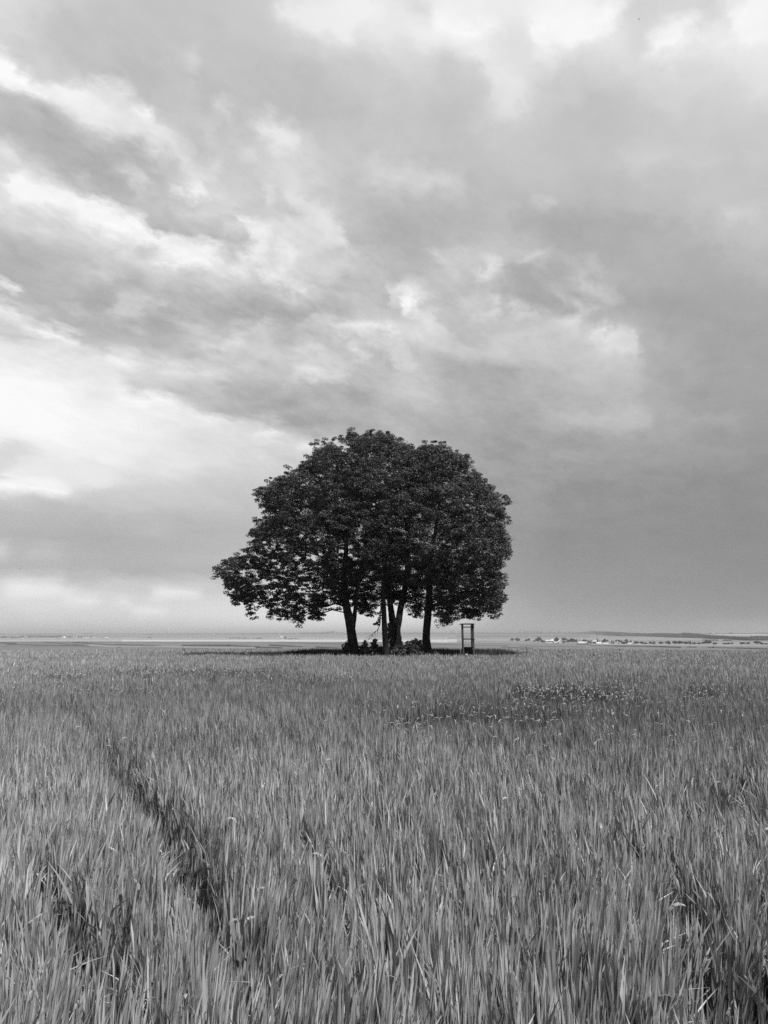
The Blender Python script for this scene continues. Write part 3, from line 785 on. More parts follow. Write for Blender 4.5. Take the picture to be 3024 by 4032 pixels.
# trunk skeletons measured on the photograph: (x, y, radius in pixels)
TREES = [
 dict(d=45.4, stems=[[(1394,2612,33),(1393,2585,27),(1391,2545,21),(1386,2500,19.5),(1380,2465,19),(1373,2430,19),(1366,2400,17),(1361,2370,16),(1356,2330,15),(1354,2260,12),(1362,2170,9.5),(1368,2050,6.5),(1362,1930,4)],
                   [(1388,2470,12),(1394,2440,9.5),(1398,2405,8.5),(1400,2370,8),(1403,2330,7.5),(1412,2270,6.5),(1436,2180,5),(1452,2080,3.5)]], crown=(1210,2140), label='broad lime tree with forked trunk, low boughs reaching far over the wheat', y=45.4),
 dict(d=44.3, stems=[[(1524,2610,19),(1522,2585,15),(1519,2545,13),(1516,2500,12),(1513,2450,11),(1511,2400,10.5),(1509,2350,9.5),(1509,2290,8),(1512,2200,6.5),(1506,2080,4.5),(1500,1980,3)]], crown=(1490,2150), label='slim straight lime tree standing just in front of the stone cross', y=44.3),
 dict(d=49.2, stems=[[(1556,2590,25),(1556,2550,21),(1556,2510,20),(1555,2480,19.5),(1549,2455,17),(1543,2430,14),(1538,2390,12.5),(1532,2340,11),(1528,2270,9),(1500,2130,7),(1480,1980,5)],
                   [(1559,2495,17),(1564,2468,15),(1570,2440,14),(1575,2412,13.5),(1582,2375,13),(1591,2330,12),(1602,2260,10),(1606,2130,8),(1590,1960,5.5),(1560,1850,3.5)]], crown=(1480,1900), label='tallest lime tree, its trunk forked low directly behind the stone cross', y=49.2),
 dict(d=46.6, stems=[[(1683,2612,28),(1682,2580,22),(1680,2548,18.5),(1679,2515,16),(1680,2480,15.5),(1683,2440,15.5),(1686,2400,15.3),(1689,2355,15),(1692,2300,13),(1697,2220,10.5),(1712,2110,8),(1730,1980,5.5),(1735,1880,3.5)]], crown=(1790,2080), label='dense round lime tree whose crown hangs over the wooden frame', y=46.6)]

# lobes of the common crown
lobes = []
cand = rng.uniform([835, 1685], [2025, 2490], (9000, 2))
ins = in_poly(cand[:, 0], cand[:, 1]); cand = cand[ins]; cd = poly_dist(cand[:, 0], cand[:, 1])*M
HOLES = [(1168,2198,22),(1232,2200,26),(1190,2228,24),(1258,2182,18),(1345,1960,20),(1165,2042,14),(1130,2080,14),(1120,2160,16),(1045,2140,12),(960,2260,18),(1000,2245,14),(1100,2230,18),(1545,1868,12),(1524,2000,14),(1425,2150,12),(1590,2235,12),(1730,2220,8),(1700,1955,8),(1040,2290,20),(1120,2330,16),(1165,2370,16),(1210,2350,14),(1290,2370,14),(1345,2290,10),(1390,2360,8),(1060,2350,16)]
HOLLOWS = [(1640,2030,30),(1700,2120,45),(1780,2150,55),(1900,2060,35),(1600,1930,28),(1460,2020,30),(1300,2100,35),(1200,2010,32),(1380,2190,40),(1750,1900,30),(1850,1960,30),(1230,1850,25),(1500,2230,40),(1840,2330,45),(1100,2340,45),(1250,2300,45),(1420,2080,26),(1560,2120,34),(1930,2180,30),(1880,2250,34),(1650,2250,40),(1090,2000,28),(1330,1830,24),(1480,1840,24)]
HOLES = [(a, b, c*(0.72 if (a < 1330 and b > 2060) else 1.0)) for a, b, c in HOLES]
def in_hole(px, py, k=1.0):
    r_ = np.zeros(len(px), bool)
    for (hx, hy, hr) in HOLES: r_ |= np.hypot(px-hx, py-hy) < hr*k
    return r_
maxD = 4.6
cnt = 0
pts3 = []
for (cx, cy), dd in zip(cand, cd):
    r_ = random.choice([0.55, 0.75, 1.0, 1.25])
    r_ = min(r_, dd*1.02)
    if r_ < 0.3: continue
    thin = cx < 1330 and cy > 2120
    if thin: r_ = min(r_, 0.85)
    q = min(1.0, dd/maxD)
    Tk = 5.2*math.sqrt(max(0.0, 1-(1-q)**2))*min(1, 0.55+0.45*(2480-cy)/350.0)
    Tk = max(0.0, Tk-r_*0.6)
    side = random.choice([-1, -1, 1, 1, 0])
    yy = DC+side*Tk*random.uniform(0.85, 1.0) if side else DC+random.uniform(-1, 1)*Tk*0.7
    if cy > 2290 and 1330 < cx < 1730 and yy < 49.8: yy = random.uniform(50.0, 51.8)
    p = P(cx, cy, yy) if False else Vector(((cx-1512)*M, yy, P(cx, cy, DC).z))
    # place so that it stays where it was measured from the camera's side of the road
    s_ = yy/DC
    p = Vector((p.x*s_, yy, EYE+(p.z-EYE)*s_))
    ok = True
    md = r_*(0.75 if not thin else 1.0)
    for (q3, rq) in pts3:
        if (q3-p).length < md*0.5+rq*0.42: ok = False; break
    if not ok: continue
    pts3.append((p, r_)); lobes.append((cx, cy, p, r_))
    if len(lobes) > 780: break
print('lobes', len(lobes))

def tree_of(cx, cy, p):
    best, bd = 0, 1e9
    for i, t in enumerate(TREES):
        d_ = math.hypot(cx-t['crown'][0], (cy-t['crown'][1])*0.8)+abs(p.y-t['y'])*18
        if i == 1: d_ += 60
        if d_ < bd: best, bd = i, d_
    return best
owner = [tree_of(cx, cy, p) for (cx, cy, p, r_) in lobes]

bark = mat_basic('lime_bark', 0.028, 0.9, 0.5, 6.0, 1.0, 14.0, 0.15, (3, 3, 0.6))
bark_pale = mat_basic('lime_bark_pale', 0.032, 0.9, 0.5, 6.0, 1.0, 14.0, 0.15, (3, 3, 0.6))
lime_leaf = mat_leaf('lime_leaf', 1.0, 0.5, 0.3, 0.08)

for ti, t in enumerate(TREES):
    base = P(t['stems'][0][0][0], t['stems'][0][0][1], t['d'])
    root_z = 0.0
    root = empty('lime_tree', (base.x, t['d'], root_z))
    tag(root, t['label'], 'tree', 'lime trees round the stone cross')
    inv = -Vector((base.x, t['d'], root_z))
    tb = MB(); skel = []
    for si, st in enumerate(t['stems']):
        pts = []; rad = []
        for j, (sx, sy, sr) in enumerate(st):
            yo = t['d']+(0.12*math.sin(j*1.1+ti*2) if j > 2 else 0)+(0.25*si*min(1, j/3.0))
            p = P(sx, sy, yo)
            if si == 0 and j == 0: p.z = min(p.z, -0.05)
            pts.append(p); rad.append(sr*yo/F*0.93)
        # refine
        P2, R2 = [], []
        for j in range(len(pts)-1):
            for u in np.linspace(0, 1, 5)[:-1]:
                P2.append(pts[j].lerp(pts[j+1], float(u))+Vector((random.uniform(-1, 1), random.uniform(-1, 1), 0))*0.008); R2.append(rad[j]*(1-u)+rad[j+1]*u)
        P2.append(pts[-1]); R2.append(rad[-1])
        tb.tube([p+inv for p in P2], R2, 16, 0.07)
        for p, r_ in zip(P2, R2):
            if p.z > 2.6: skel.append((p, r_, p.z))
        if si == 0:        # buttress roots
            for k in range(6):
                a = k*1.05+0.3*ti; rr = R2[0]
                q0 = Vector((base.x, t['d'], 0.0))
                tb.tube([q0+Vector((math.cos(a)*rr*1.5, math.sin(a)*rr*1.5, -0.05))+inv, q0+Vector((math.cos(a)*rr*0.95, math.sin(a)*rr*0.95, 0.22))+inv, P2[6]+Vector((math.cos(a)*R2[6]*0.55, math.sin(a)*R2[6]*0.55, 0))+inv], [rr*0.28, rr*0.33, rr*0.22], 8)
    tb.build('trunk', bark_pale if ti == 1 else bark, root, smooth=True)
    # boughs grow from the stems out to every lobe
    mine = [lobes[i] for i in range(len(lobes)) if owner[i] == ti]
    org = sum((s[0] for s in skel), Vector())/len(skel)
    mine.sort(key=lambda l: (l[2]-org).length)
    nodes = [(s[0], 0.0) for s in skel]
    npos = np.array([list(s[0]) for s in skel]); cost = np.zeros(len(skel))
    parent = [-1]*len(skel)
    plist = [s[0] for s in skel]
    for (cx, cy, p, r_) in mine:
        pv = np.array(list(p)); dv = np.linalg.norm(npos-pv, axis=1)
        up = np.clip(npos[:, 2]-pv[2], 0, None)
        sc = dv+0.55*cost+up*0.7
        j = int(np.argmin(sc))
        a = plist[j]
        midp = a.lerp(p, 0.5)+Vector((random.uniform(-.1, .1), random.uniform(-.1, .1), 0.12*(a-p).length))
        plist.append(midp); parent.append(j); plist.append(p); parent.append(len(plist)-2)
        cst = cost[j]+dv[j]
        npos = np.vstack([npos, np.array([list(midp), list(p)])]); cost = np.concatenate([cost, [cost[j]+dv[j]/2, cst]])
    wgt = [0.0]*len(plist)
    for i in range(len(plist)-1, len(skel)-1, -1):
        if wgt[i] == 0: wgt[i] = 1.0
        wgt[parent[i]] += wgt[i]
    boughs = {}
    for i in range(len(skel), len(plist)):
        a, b_ = plist[parent[i]], plist[i]
        ra = 0.013*math.sqrt(wgt[i])*1.15; rb = 0.013*math.sqrt(max(1, wgt[i]))*0.95
        ro_ = parent[i]
        while ro_ >= len(skel): ro_ = parent[ro_]
        bb = boughs.setdefault(ro_, MB())
        bb.tube([a+inv, a.lerp(b_, 0.5)+Vector((random.uniform(-.05, .05), random.uniform(-.05, .05), random.uniform(-.04, .06)))+inv, b_+inv], [ra, (ra+rb)/2, rb], 5, 0, False)
    for bb in boughs.values(): bb.build('branch', bark, root, smooth=True)
    # foliage
    cent = []; rads = []; tns = []
    for (cx, cy, p, r_) in mine:
        ncl = int(7+19*r_*r_)
        thin = cx < 1330 and cy > 2120
        if thin: ncl = int(ncl*0.85)
        dirs = rng.normal(size=(ncl, 3)); dirs[:, 2] = dirs[:, 2]*0.9+0.25
        dirs[:, 1] -= 0.25 if p.y < DC else -0.25
        dirs /= np.linalg.norm(dirs, axis=1, keepdims=True)
        rr = r_*rng.uniform(0.55, 0.92, ncl)
        pc = np.array(list(p))+dirs*rr[:, None]*np.array([1, 1, 0.82])
        hang = rng.random(ncl) < 0.22
        pc[:, 2] -= np.where(hang, rng.uniform(0, 0.3, ncl), 0)
        cent.append(pc); rads.append(rng.uniform(0.16, 0.38, ncl)*(0.8 if thin else 1.0)); tns.append(np.full(ncl, 0.060*random.uniform(0.8, 1.2))*rng.uniform(0.8, 1.25, ncl))
    cent = np.concatenate(cent); rads = np.concatenate(rads); tns = np.concatenate(tns)
    X, Y = proj(cent[:, 0], cent[:, 1], cent[:, 2])
    inside = in_poly(X, Y); dist = poly_dist(X, Y)
    keep = (inside | (dist < rng.uniform(2, 15, len(X)))) & ~(in_hole(X, Y) & (rng.random(len(X)) < 0.86))
    ft = (cent[:, 1] < DC-0.8) & (rng.random(len(X)) < 0.85)
    for (hx, hy, hr) in HOLLOWS:
        keep &= ~(ft & (np.hypot((X-hx), (Y-hy)*1.5) < hr*(1+0.4*VA(X, Y, 0.05))))
    keep &= ~((Y > 2310) & (X > 1340) & (X < 1720) & (cent[:, 1] < 49.3))
    cent, rads, tns = cent[keep], rads[keep], tns[keep]
    # sprigs that stand out past the outline
    ex = []
    for _ in range(330):
        a = random.randrange(len(POLY)); u = random.random(); e0, e1 = POLY[a], POLY[(a+1) % len(POLY)]
        ox, oy = e0+(e1-e0)*u; nx, ny = (e1-e0)[1], -(e1-e0)[0]; nl = math.hypot(nx, ny)+1e-6; o_ = random.uniform(-16, 8)
        sx, sy = ox+nx/nl*o_, oy+ny/nl*o_
        yy = DC+random.uniform(-1, 1)
        if tree_of(sx, sy, Vector((0, yy, 0))) == ti and sy < 2440: ex.append(list(P(sx, sy, yy)))
    if ex:
        cent = np.concatenate([cent, np.array(ex)]); rads = np.concatenate([rads, rng.uniform(.13, .26, len(ex))]); tns = np.concatenate([tns, np.full(len(ex), .066)])
    V, tri, tn = sprays(cent, rads, 62, 0.074, tns, 0.45, 0.5)
    V = V+np.array(list(inv))[None, :]
    crown = link('crown', np_mesh('crown', V, [tri], {'tone': tn}), lime_leaf, root)
    print('crown', ti, len(tri), len(cent))

# ------------------------------------------------------------------ things under the trees
stone = mat_basic('weathered_sandstone', 0.13, 0.9, 0.35, 5.0, 0.7, 22.0, 0.2, var2=0.4)
stone2 = mat_basic('pale_stone_slab', 0.34, 0.9, 0.4, 4.0, 0.7, 18.0, 0.2, var2=0.4)
dcr = 45.6
cb = P(1572, 2538, dcr)
cross = empty('stone_cross', (cb.x, dcr, 0.0))
tag(cross, 'slender stone wayside cross on a tapering obelisk shaft under the trees', 'stone cross')
kx = dcr/F
def zl(py): return P(1572, py, dcr).z
def lx(px): return (px-1572)*kx
m_ = MB()
cxx = lx(1569.3)
zc0, zc1 = zl(2463), zl(2432)
m_.prism([(cxx-.040, zc0), (cxx-.036, zc0+.10), (cxx-.022, zc0+.17), (cxx-.018, zl(2445.5)), (cxx+.018, zl(2445.5)), (cxx+.022, zc0+.17), (cxx+.036, zc0+.10), (cxx+.040, zc0)], -.03, .03)
m_.prism([(cxx-.10, zl(2444.9)), (cxx-.10, zl(2442.1)), (cxx-.017, zl(2442.1)), (cxx-.017, zl(2438)), (cxx+.017, zl(2438)), (cxx+.017, zl(2442.1)), (cxx+.10, zl(2442.1)), (cxx+.10, zl(2444.9))], -.028, .028)
def disc(m, c, r, y0, y1, n=14, sx=1, sz=1): m.prism([(c[0]+r*sx*math.cos(2*math.pi*i/n), c[1]+r*sz*math.sin(2*math.pi*i/n)) for i in range(n)], y0, y1)
disc(m_, (cxx-.098, zl(2443.5)), .046, -.033, .033); disc(m_, (cxx+.098, zl(2443.5)), .046, -.033, .033); disc(m_, (cxx, zl(2436)), .038, -.033, .033, sz=1.4)
m_.build('cross_head', stone, cross, bevel=.006)
m_ = MB(); H_ = zl(2463)-zl(2501)
m_.box((lx(1570.3), 0, (zl(2463)+zl(2501))/2), (.19, .19, H_), 0.35, 0.68)
m_.box((lx(1570.3), 0, zl(2463)+.006), (.15, .15, .02), 0.35)
m_.build('shaft', stone, cross, bevel=.008)
m_ = MB()
m_.box((lx(1571.0), 0, zl(2504)), (.25, .25, zl(2501)-zl(2507)), 0.35, 0.76)
m_.box((lx(1571.3), 0, (zl(2507)+zl(2524))/2-.002), (.245, .245, zl(2507)-zl(2524)-.004), 0.35)
m_.build('pedestal', stone, cross, bevel=.01)
m_ = MB()
m_.box((lx(1572.5), 0, (zl(2524)+zl(2539))/2), (.335, .335, zl(2524)-zl(2539)), 0.35, .93)
m_.build('base_block', stone, cross, bevel=.012)
m_ = MB()
m_.box((lx(1576.5), -.15, (zl(2539)+zl(2548))/2-.004), (.64, .6, zl(2539)-zl(2548)), 0.05)
m_.build('top_slab', stone2, cross, bevel=.012)
m_ = MB()
m_.box((lx(1574), .05, zl(2548)/2-.07), (1.15, 1.0, zl(2548)+.10), 0.05)
m_.build('plinth', mat_basic('dark_mossy_stone', 0.05, 0.95, 0.5, 5.0, 0.8, 12.0, 0.1), cross, bevel=.02)

wood_d = mat_basic('old_dark_wood', 0.02, 0.85, 0.5, 5.0, 0.6, 22.0, 0.2, (4, 4, .4))
wood_l = mat_basic('weathered_grey_wood', 0.08, 0.85, 0.5, 6.0, 0.6, 22.0, 0.2, (5, 5, .35), var2=.4)
# wooden frame beside the trees
dw = 44.6
wb = P(1843, 2590, dw)
frame = empty('wooden_frame', (wb.x, dw, 0.0))
tag(frame, 'tall narrow open wooden frame with a dark cabinet at its foot, right of the trees', 'wooden stand')
kw = dw/F
def wx_(px): return (px-1843)*kw
def wz(py): return P(1843, py, dw).z
for (xt, xb) in ((1822.5, 1824.5), (1863.3, 1865.0)):
    m_ = MB(); pts = []
    zt = wz(2459.5)
    hx = .045
    vs = []
    for z, xx in ((0.0, wx_(xb+.5)), (zt, wx_(xt))):
        for a in range(4):
            an = math.radians(28)+a*math.pi/2+math.pi/4
            vs.append((xx+math.cos(an)*.066, math.sin(an)*.066, z))
    m_.add(vs, [(3,2,1,0),(4,5,6,7),(0,1,5,4),(1,2,6,5),(2,3,7,6),(3,0,4,7)])
    m_.build('post', wood_l, frame, bevel=.006)
for (xt, xb) in ((1826.8, 1828.2), (1861, 1862.2)):
    m_ = MB()
    m_.tube([(wx_(xb), .55, 0), (wx_((xt+xb)/2), .55, .9), (wx_(xt), .55, wz(2459.5))], [.035, .034, .032], 8)
    m_.build('post', wood_d, frame, smooth=True)
m_ = MB()
zt = wz(2459); zp = wz(2454.8)
m_.prism([(wx_(1813), zt), (wx_(1819), zp-.006), (wx_(1865), zp+.004), (wx_(1872.5), zt), (wx_(1865), zt-.0), (wx_(1820), zt-.0)], -.16, .72)
m_.build('roof', wood_d, frame, bevel=.006)
m_ = MB(); m_.box(((wx_(1824)+wx_(1861))/2, .07, wz(2469.1)), (wx_(1861)-wx_(1824), .05, .055)); m_.build('rail', wood_d, frame, bevel=.005)
m_ = MB(); m_.box(((wx_(1825)+wx_(1862))/2, .07, wz(2516.4)), (wx_(1862)-wx_(1825), .05, .065)); m_.build('rail', wood_d, frame, bevel=.005)
for py in (2469, 2517):
    m_ = MB(); m_.tube([(wx_(1867.0), -.10, wz(py)), (wx_(1867.0), .62, wz(py))], [.038, .036], 10); m_.build('side_rail', wood_d, frame, smooth=True)
cab_m = mat_basic('cabinet_wood', 0.025, 0.8, 0.4, 6.0, 0.3, 20.0, 0.2, (4, 4, .6))
zt, zb = wz(2552), wz(2578)
xl, xr = wx_(1826.5), wx_(1860.5)
m_ = MB()
m_.box(((xl+xr)/2, .50, (zt+zb)/2), (xr-xl, .03, zt-zb)); m_.box((xl+.015, .30, (zt+zb)/2), (.03, .366, zt-zb-.004)); m_.box((xr-.015, .30, (zt+zb)/2), (.03, .366, zt-zb-.004))
m_.box(((xl+xr)/2, .30, zb+.02), (xr-xl-.064, .366, .03))
cab = m_.build('cabinet', cab_m, frame, bevel=.004)
m_ = MB(); m_.box(((xl+xr)/2, .28, wz(2549.5)), (xr-xl+.03, .52, wz(2547.2)-wz(2552)-.004)); m_.build('cabinet_top', wood_d, frame, bevel=.006)
m_ = MB(); m_.box((wx_(1846), .47, wz(2559)), (.17, .016, .2)); m_.build('notice_panel', mat_basic('grey_panel', .16, .7, .4, 9), cab)
m_ = MB(); m_.box((wx_(1856.2), .46, wz(2559)), (.085, .016, .185)); m_.build('notice_panel', mat_basic('pale_panel', .42, .7, .35, 12), cab)
m_ = MB(); m_.box((wx_(1828.6), .12, wz(2561)), (.022, .03, .15)); m_.build('hinge_strip', mat_basic('pale_strip', .4, .7, .3, 9), cab)
m_ = MB(); m_.box(((xl+xr)/2, .12, wz(2568.5)), (xr-xl-.07, .03, .04)); m_.build('cross_board', wood_d, cab, bevel=.003)
mk = MB(); bz = wz(2577.8)
mk.box((0, 0, 0), (.155, .11, .10)); bx_ = mk.build('box', mat_basic('pale_tin', .5, .6, .35, 12.0, .2), None, bevel=.015)
bx_.location = (wb.x+wx_(1836.8), dw-.02, bz)
tag(bx_, 'small pale tin box at the foot of the wooden frame', 'box')
mk = MB(); mk.tube([(0, 0, -.62), (.006, 0, -.2), (-.002, 0, .0)], [.011, .010, .009], 7)
st = mk.build('stake', mat_basic('pale_cane', .38, .8, .3, 9), None, smooth=True); st.location = P(1813, 2551, 44.4)
tag(st, 'thin pale cane stake stuck in the crop left of the wooden frame', 'stake')
mk = MB(); mk.tube([(0, 0, -.5), (.004, 0, -.1), (0, 0, .0)], [.015, .014, .012], 7)
st = mk.build('stake', mat_basic('grey_cane', .22, .8, .3, 9), None, smooth=True); st.location = P(1467, 2567, 43.7)
tag(st, 'short grey stake among the weeds between the two front trunks', 'stake')

# broken bough hanging against the slim trunk
bw_ = P(1499, 2385, 44.0)
hb = empty('hanging_branch', bw_)
tag(hb, 'dead broken bough hanging down beside the slim trunk, twigs splayed towards the ground', 'branch')
def q(px, py, d=44.0): return P(px, py, d)-bw_
m_ = MB(); m_.tube([q(1500,2385), q(1498,2420), q(1497,2450), q(1492,2468), q(1486,2483), q(1475,2488), q(1466,2497), q(1456,2513), q(1446,2527)], [.035,.03,.027,.025,.021,.018,.015,.010,.005], 7)
m_.build('limb', bark, hb, smooth=True)
for tw in ([(1489,2478),(1486,2500),(1485,2512)], [(1475,2488),(1478,2500),(1480,2513)], [(1469,2495),(1464,2510),(1461,2520)], [(1466,2497),(1452,2505),(1443,2512),(1437,2522)], [(1490,2474),(1496,2462),(1499,2452)], [(1462,2502),(1470,2506),(1476,2509)], [(1458,2509),(1448,2520),(1441,2530)], [(1480,2486),(1474,2499),(1469,2514)]):
    m_ = MB(); m_.tube([q(*p) for p in tw], list(np.linspace(.011, .004, len(tw))), 5); m_.build('twig', bark, hb)
def leaf_obj(name, cents, rads, per, size, tone, mat, parent, org, up=.35, squash=.8):
    V, tri, tn = sprays(np.asarray(cents, float), np.asarray(rads, float), per, size, np.full(len(cents), tone)*rng.uniform(.8, 1.2, len(cents)), up, squash)
    V = V-np.array(list(org))[None, :]
    return link(name, np_mesh(name, V, [tri], {'tone': tn}), mat, parent)
cs = [list(P(px, py, 44.0)) for px, py in ((1492,2440),(1488,2447),(1484,2452),(1478,2456),(1474,2457),(1496,2433),(1497,2425),(1490,2460),(1499,2412))]
leaf_obj('foliage', cs, [.10]*len(cs), 16, .10, .06, lime_leaf, hb, bw_)

# shrubs
def shrub(px, ybase, ytop, w, d, nst, tone, label, per=26, seed=0, size=.10):
    b0 = P(px, ybase, d); b0.z = 0.0
    root = empty('shrub', b0)
    tag(root, label, 'shrub', 'shrubs round the foot of the trees')
    top = P(px, ytop, d).z; hw = w/2*d/F
    m_ = MB(); cents, rads = [], []
    for i in range(nst):
        a = random.uniform(0, 6.283); rr = hw*math.sqrt(random.random())
        tip = Vector((math.cos(a)*rr, math.sin(a)*rr*.8, top*random.uniform(.55, 1.0)*(1-.35*(rr/hw)**2)))
        s0 = Vector((tip.x*.25, tip.y*.25, -.03)); midp = s0.lerp(tip, .55)+Vector((0, 0, .08))
        m_.tube([s0, midp, tip], [.016, .011, .005], 5)
        for u in (.35, .5, .65, .8, .92, 1.0):
            if random.random() < .9:
                c_ = s0.lerp(midp, u/.55) if u < .55 else midp.lerp(tip, (u-.55)/.45)
                cents.append(list(c_+b0+Vector((random.uniform(-.1, .1), random.uniform(-.1, .1), random.uniform(-.04, .05))))); rads.append(random.uniform(.07, .17))
    m_.build('stems', bark, root)
    leaf_obj('foliage', cents, rads, per, size, tone, lime_leaf, root, b0, .2, .8)
shrub(1638, 2600, 2503, 56, 44.9, 26, .062, 'bushy shrub between the stone cross and the dense round tree', seed=1)
shrub(1612, 2600, 2528, 50, 44.4, 20, .06, 'low rounded shrub at the right corner of the cross plinth')
shrub(1560, 2600, 2548, 70, 43.9, 24, .055, 'spreading low shrub covering the front of the cross plinth')
shrub(1652, 2605, 2560, 80, 43.7, 22, .05, 'low dark shrub in front of the dense round tree')
shrub(1706, 2600, 2552, 30, 45.4, 12, .055, 'small shrub on the right of the dense round tree, at the edge of the wheat')
shrub(1362, 2600, 2518, 30, 45.0, 9, .05, 'spindly shoots with big leaves left of the forked front trunk', 22)
shrub(1428, 2600, 2514, 44, 45.6, 12, .05, 'leafy shrub with drooping leaves right of the forked front trunk', 22)
shrub(1478, 2600, 2512, 56, 45.2, 20, .05, 'wide shrub left of the slim trunk, under the hanging bough')
shrub(1450, 2600, 2548, 90, 44.6, 24, .045, 'low dark shrub filling the gap between the two front trunks')
# ivy on the forked trunk
ib = P(1540, 2560, 48.4); ib.z = 0
iv = empty('ivy_plant', ib); tag(iv, 'ivy climbing the low forked trunk left of the stone cross', 'ivy')
cents = []; 
for i in range(85):
    py = random.uniform(2452, 2555); px = 1535+random.gauss(0, 5.5)+4*math.sin(py*.08)
    cents.append(list(P(px, py, 48.25+random.uniform(-.1, .1))))
leaf_obj('foliage', cents, [.11]*len(cents), 18, .085, .07, lime_leaf, iv, ib)
m_ = MB(); m_.tube([P(1540,2560,48.5)-ib, P(1537,2520,48.55)-ib, P(1534,2480,48.6)-ib, P(1533,2452,48.65)-ib], [.02, .018, .014, .008], 6); m_.build('stem', bark, iv)

# tall weed stalks standing over the wheat
def stalk(px, py, hpx, d, label):
    p = P(px, py+hpx, d); root = empty('weed_stalk', (p.x, p.y, 0)); tag(root, label, 'weed')
    top = P(px, py, d).z
    m_ = MB(); m_.tube([(0, 0, 0), (.02, 0, top*.5), (-.01, 0, top)], [.008, .006, .004], 5); m_.build('stem', mat_st, root)
    cents = [[p.x+random.uniform(-.05, .05), p.y+random.uniform(-.05, .05), top*random.uniform(.6, 1.0)] for _ in range(9)]
    leaf_obj('leaves', cents, [.05]*9, 8, .06, .35, wheat_mat, root, (p.x, p.y, 0))
mat_st = mat_basic('weed_stem', .3, .8, .2)
stalk(725, 2551, 40, 37, 'tall pale weed stalk rising above the wheat far left of the trees')
stalk(970, 2556, 40, 40, 'tall pale weed stalk rising above the wheat a little left of the trees')
stalk(2075, 2543, 40, 44, 'tall weed stalk rising above the wheat just right of the wooden frame')

# ------------------------------------------------------------------ birds
bird_m = mat_basic('bird_plumage', .03, .7, .3, 20)
def bird_mesh():
    m = MB()
    m.tube([(-.5, 0, 0), (-.38, 0, .01), (-.1, 0, .02), (.2, 0, .015), (.38, 0, .02), (.5, 0, .01)], [.02, .05, .11, .10, .07, .015], 8)
    return m
def bird(px, py, d, span, roll, yaw, label):
    p = P(px, py, d); root = empty('bird', p); root.rotation_euler = (roll, 0.1, yaw); root.scale = (span, span, span)
    tag(root, label, 'bird', 'birds high in the sky')
    bird_mesh().build('body', bird_m, root, smooth=True)
    for s_ in (-1, 1):
        m = MB(); m.add([(.15, s_*.06, .02), (-.18, s_*.06, .02), (-.05, s_*.35, .12), (.12, s_*.32, .13), (-.28, s_*.62, .10), (-.22, s_*.60, .11),
                         (.15, s_*.06, .0), (-.18, s_*.06, .0), (-.05, s_*.35, .10), (.12, s_*.32, .10), (-.28, s_*.62, .09), (-.22, s_*.60, .10)],
                        [(0, 1, 2, 3), (3, 2, 4, 5), (9, 8, 7, 6), (11, 10, 8, 9), (0, 3, 9, 6), (3, 5, 11, 9), (1, 7, 8, 2), (2, 8, 10, 4), (4, 10, 11, 5), (0, 6, 7, 1)])
        m.build('wing', bird_m, root)
    m = MB(); m.add([(-.45, -.02, .01), (-.45, .02, .01), (-.72, .08, .0), (-.72, -.08, .0), (-.45, -.02, -.005), (-.45, .02, -.005), (-.72, .08, -.01), (-.72, -.08, -.01)], [(0, 1, 2, 3), (7, 6, 5, 4), (0, 3, 7, 4), (1, 5, 6, 2), (2, 6, 7, 3), (0, 4, 5, 1)])
    m.build('tail', bird_m, root)
bird(2516, 75, 42, 0.100, .9, 2.6, 'dark bird wheeling high near the upper right corner of the sky')
bird(1571, 355, 44, 0.050, 1.2, 1.0, 'tiny bird in the upper middle of the sky, higher of a close pair')
bird(1573, 450, 44, 0.040, 1.2, 1.0, 'tiny bird in the upper middle of the sky, lower of a close pair')
bird(2884, 882, 44, 0.035, .5, .3, 'tiny bird low against grey cloud near the right border, high above the woods')
bird(2823, 2257, 44, 0.055, .2, .1, 'tiny bird over the distant woods right of the trees')
bird(78, 2240, 44, 0.100, .1, .15, 'small bird gliding low over the plain at the far left')

# ------------------------------------------------------------------ far things
def ground_at(px, py, dmin, dmax):
    """the distance at which the ground is seen at the measured place"""
    dd = np.linspace(dmin, dmax, 600)
    r = ray(px, 2500.0)
    x = dd*r[0]/r[1]; z = terrain(x, dd); Y = proj(x, dd, z)[1]
    i = int(np.argmin(np.abs(Y-py)))
    return Vector((float(x[i]), float(dd[i]), float(z[i])))

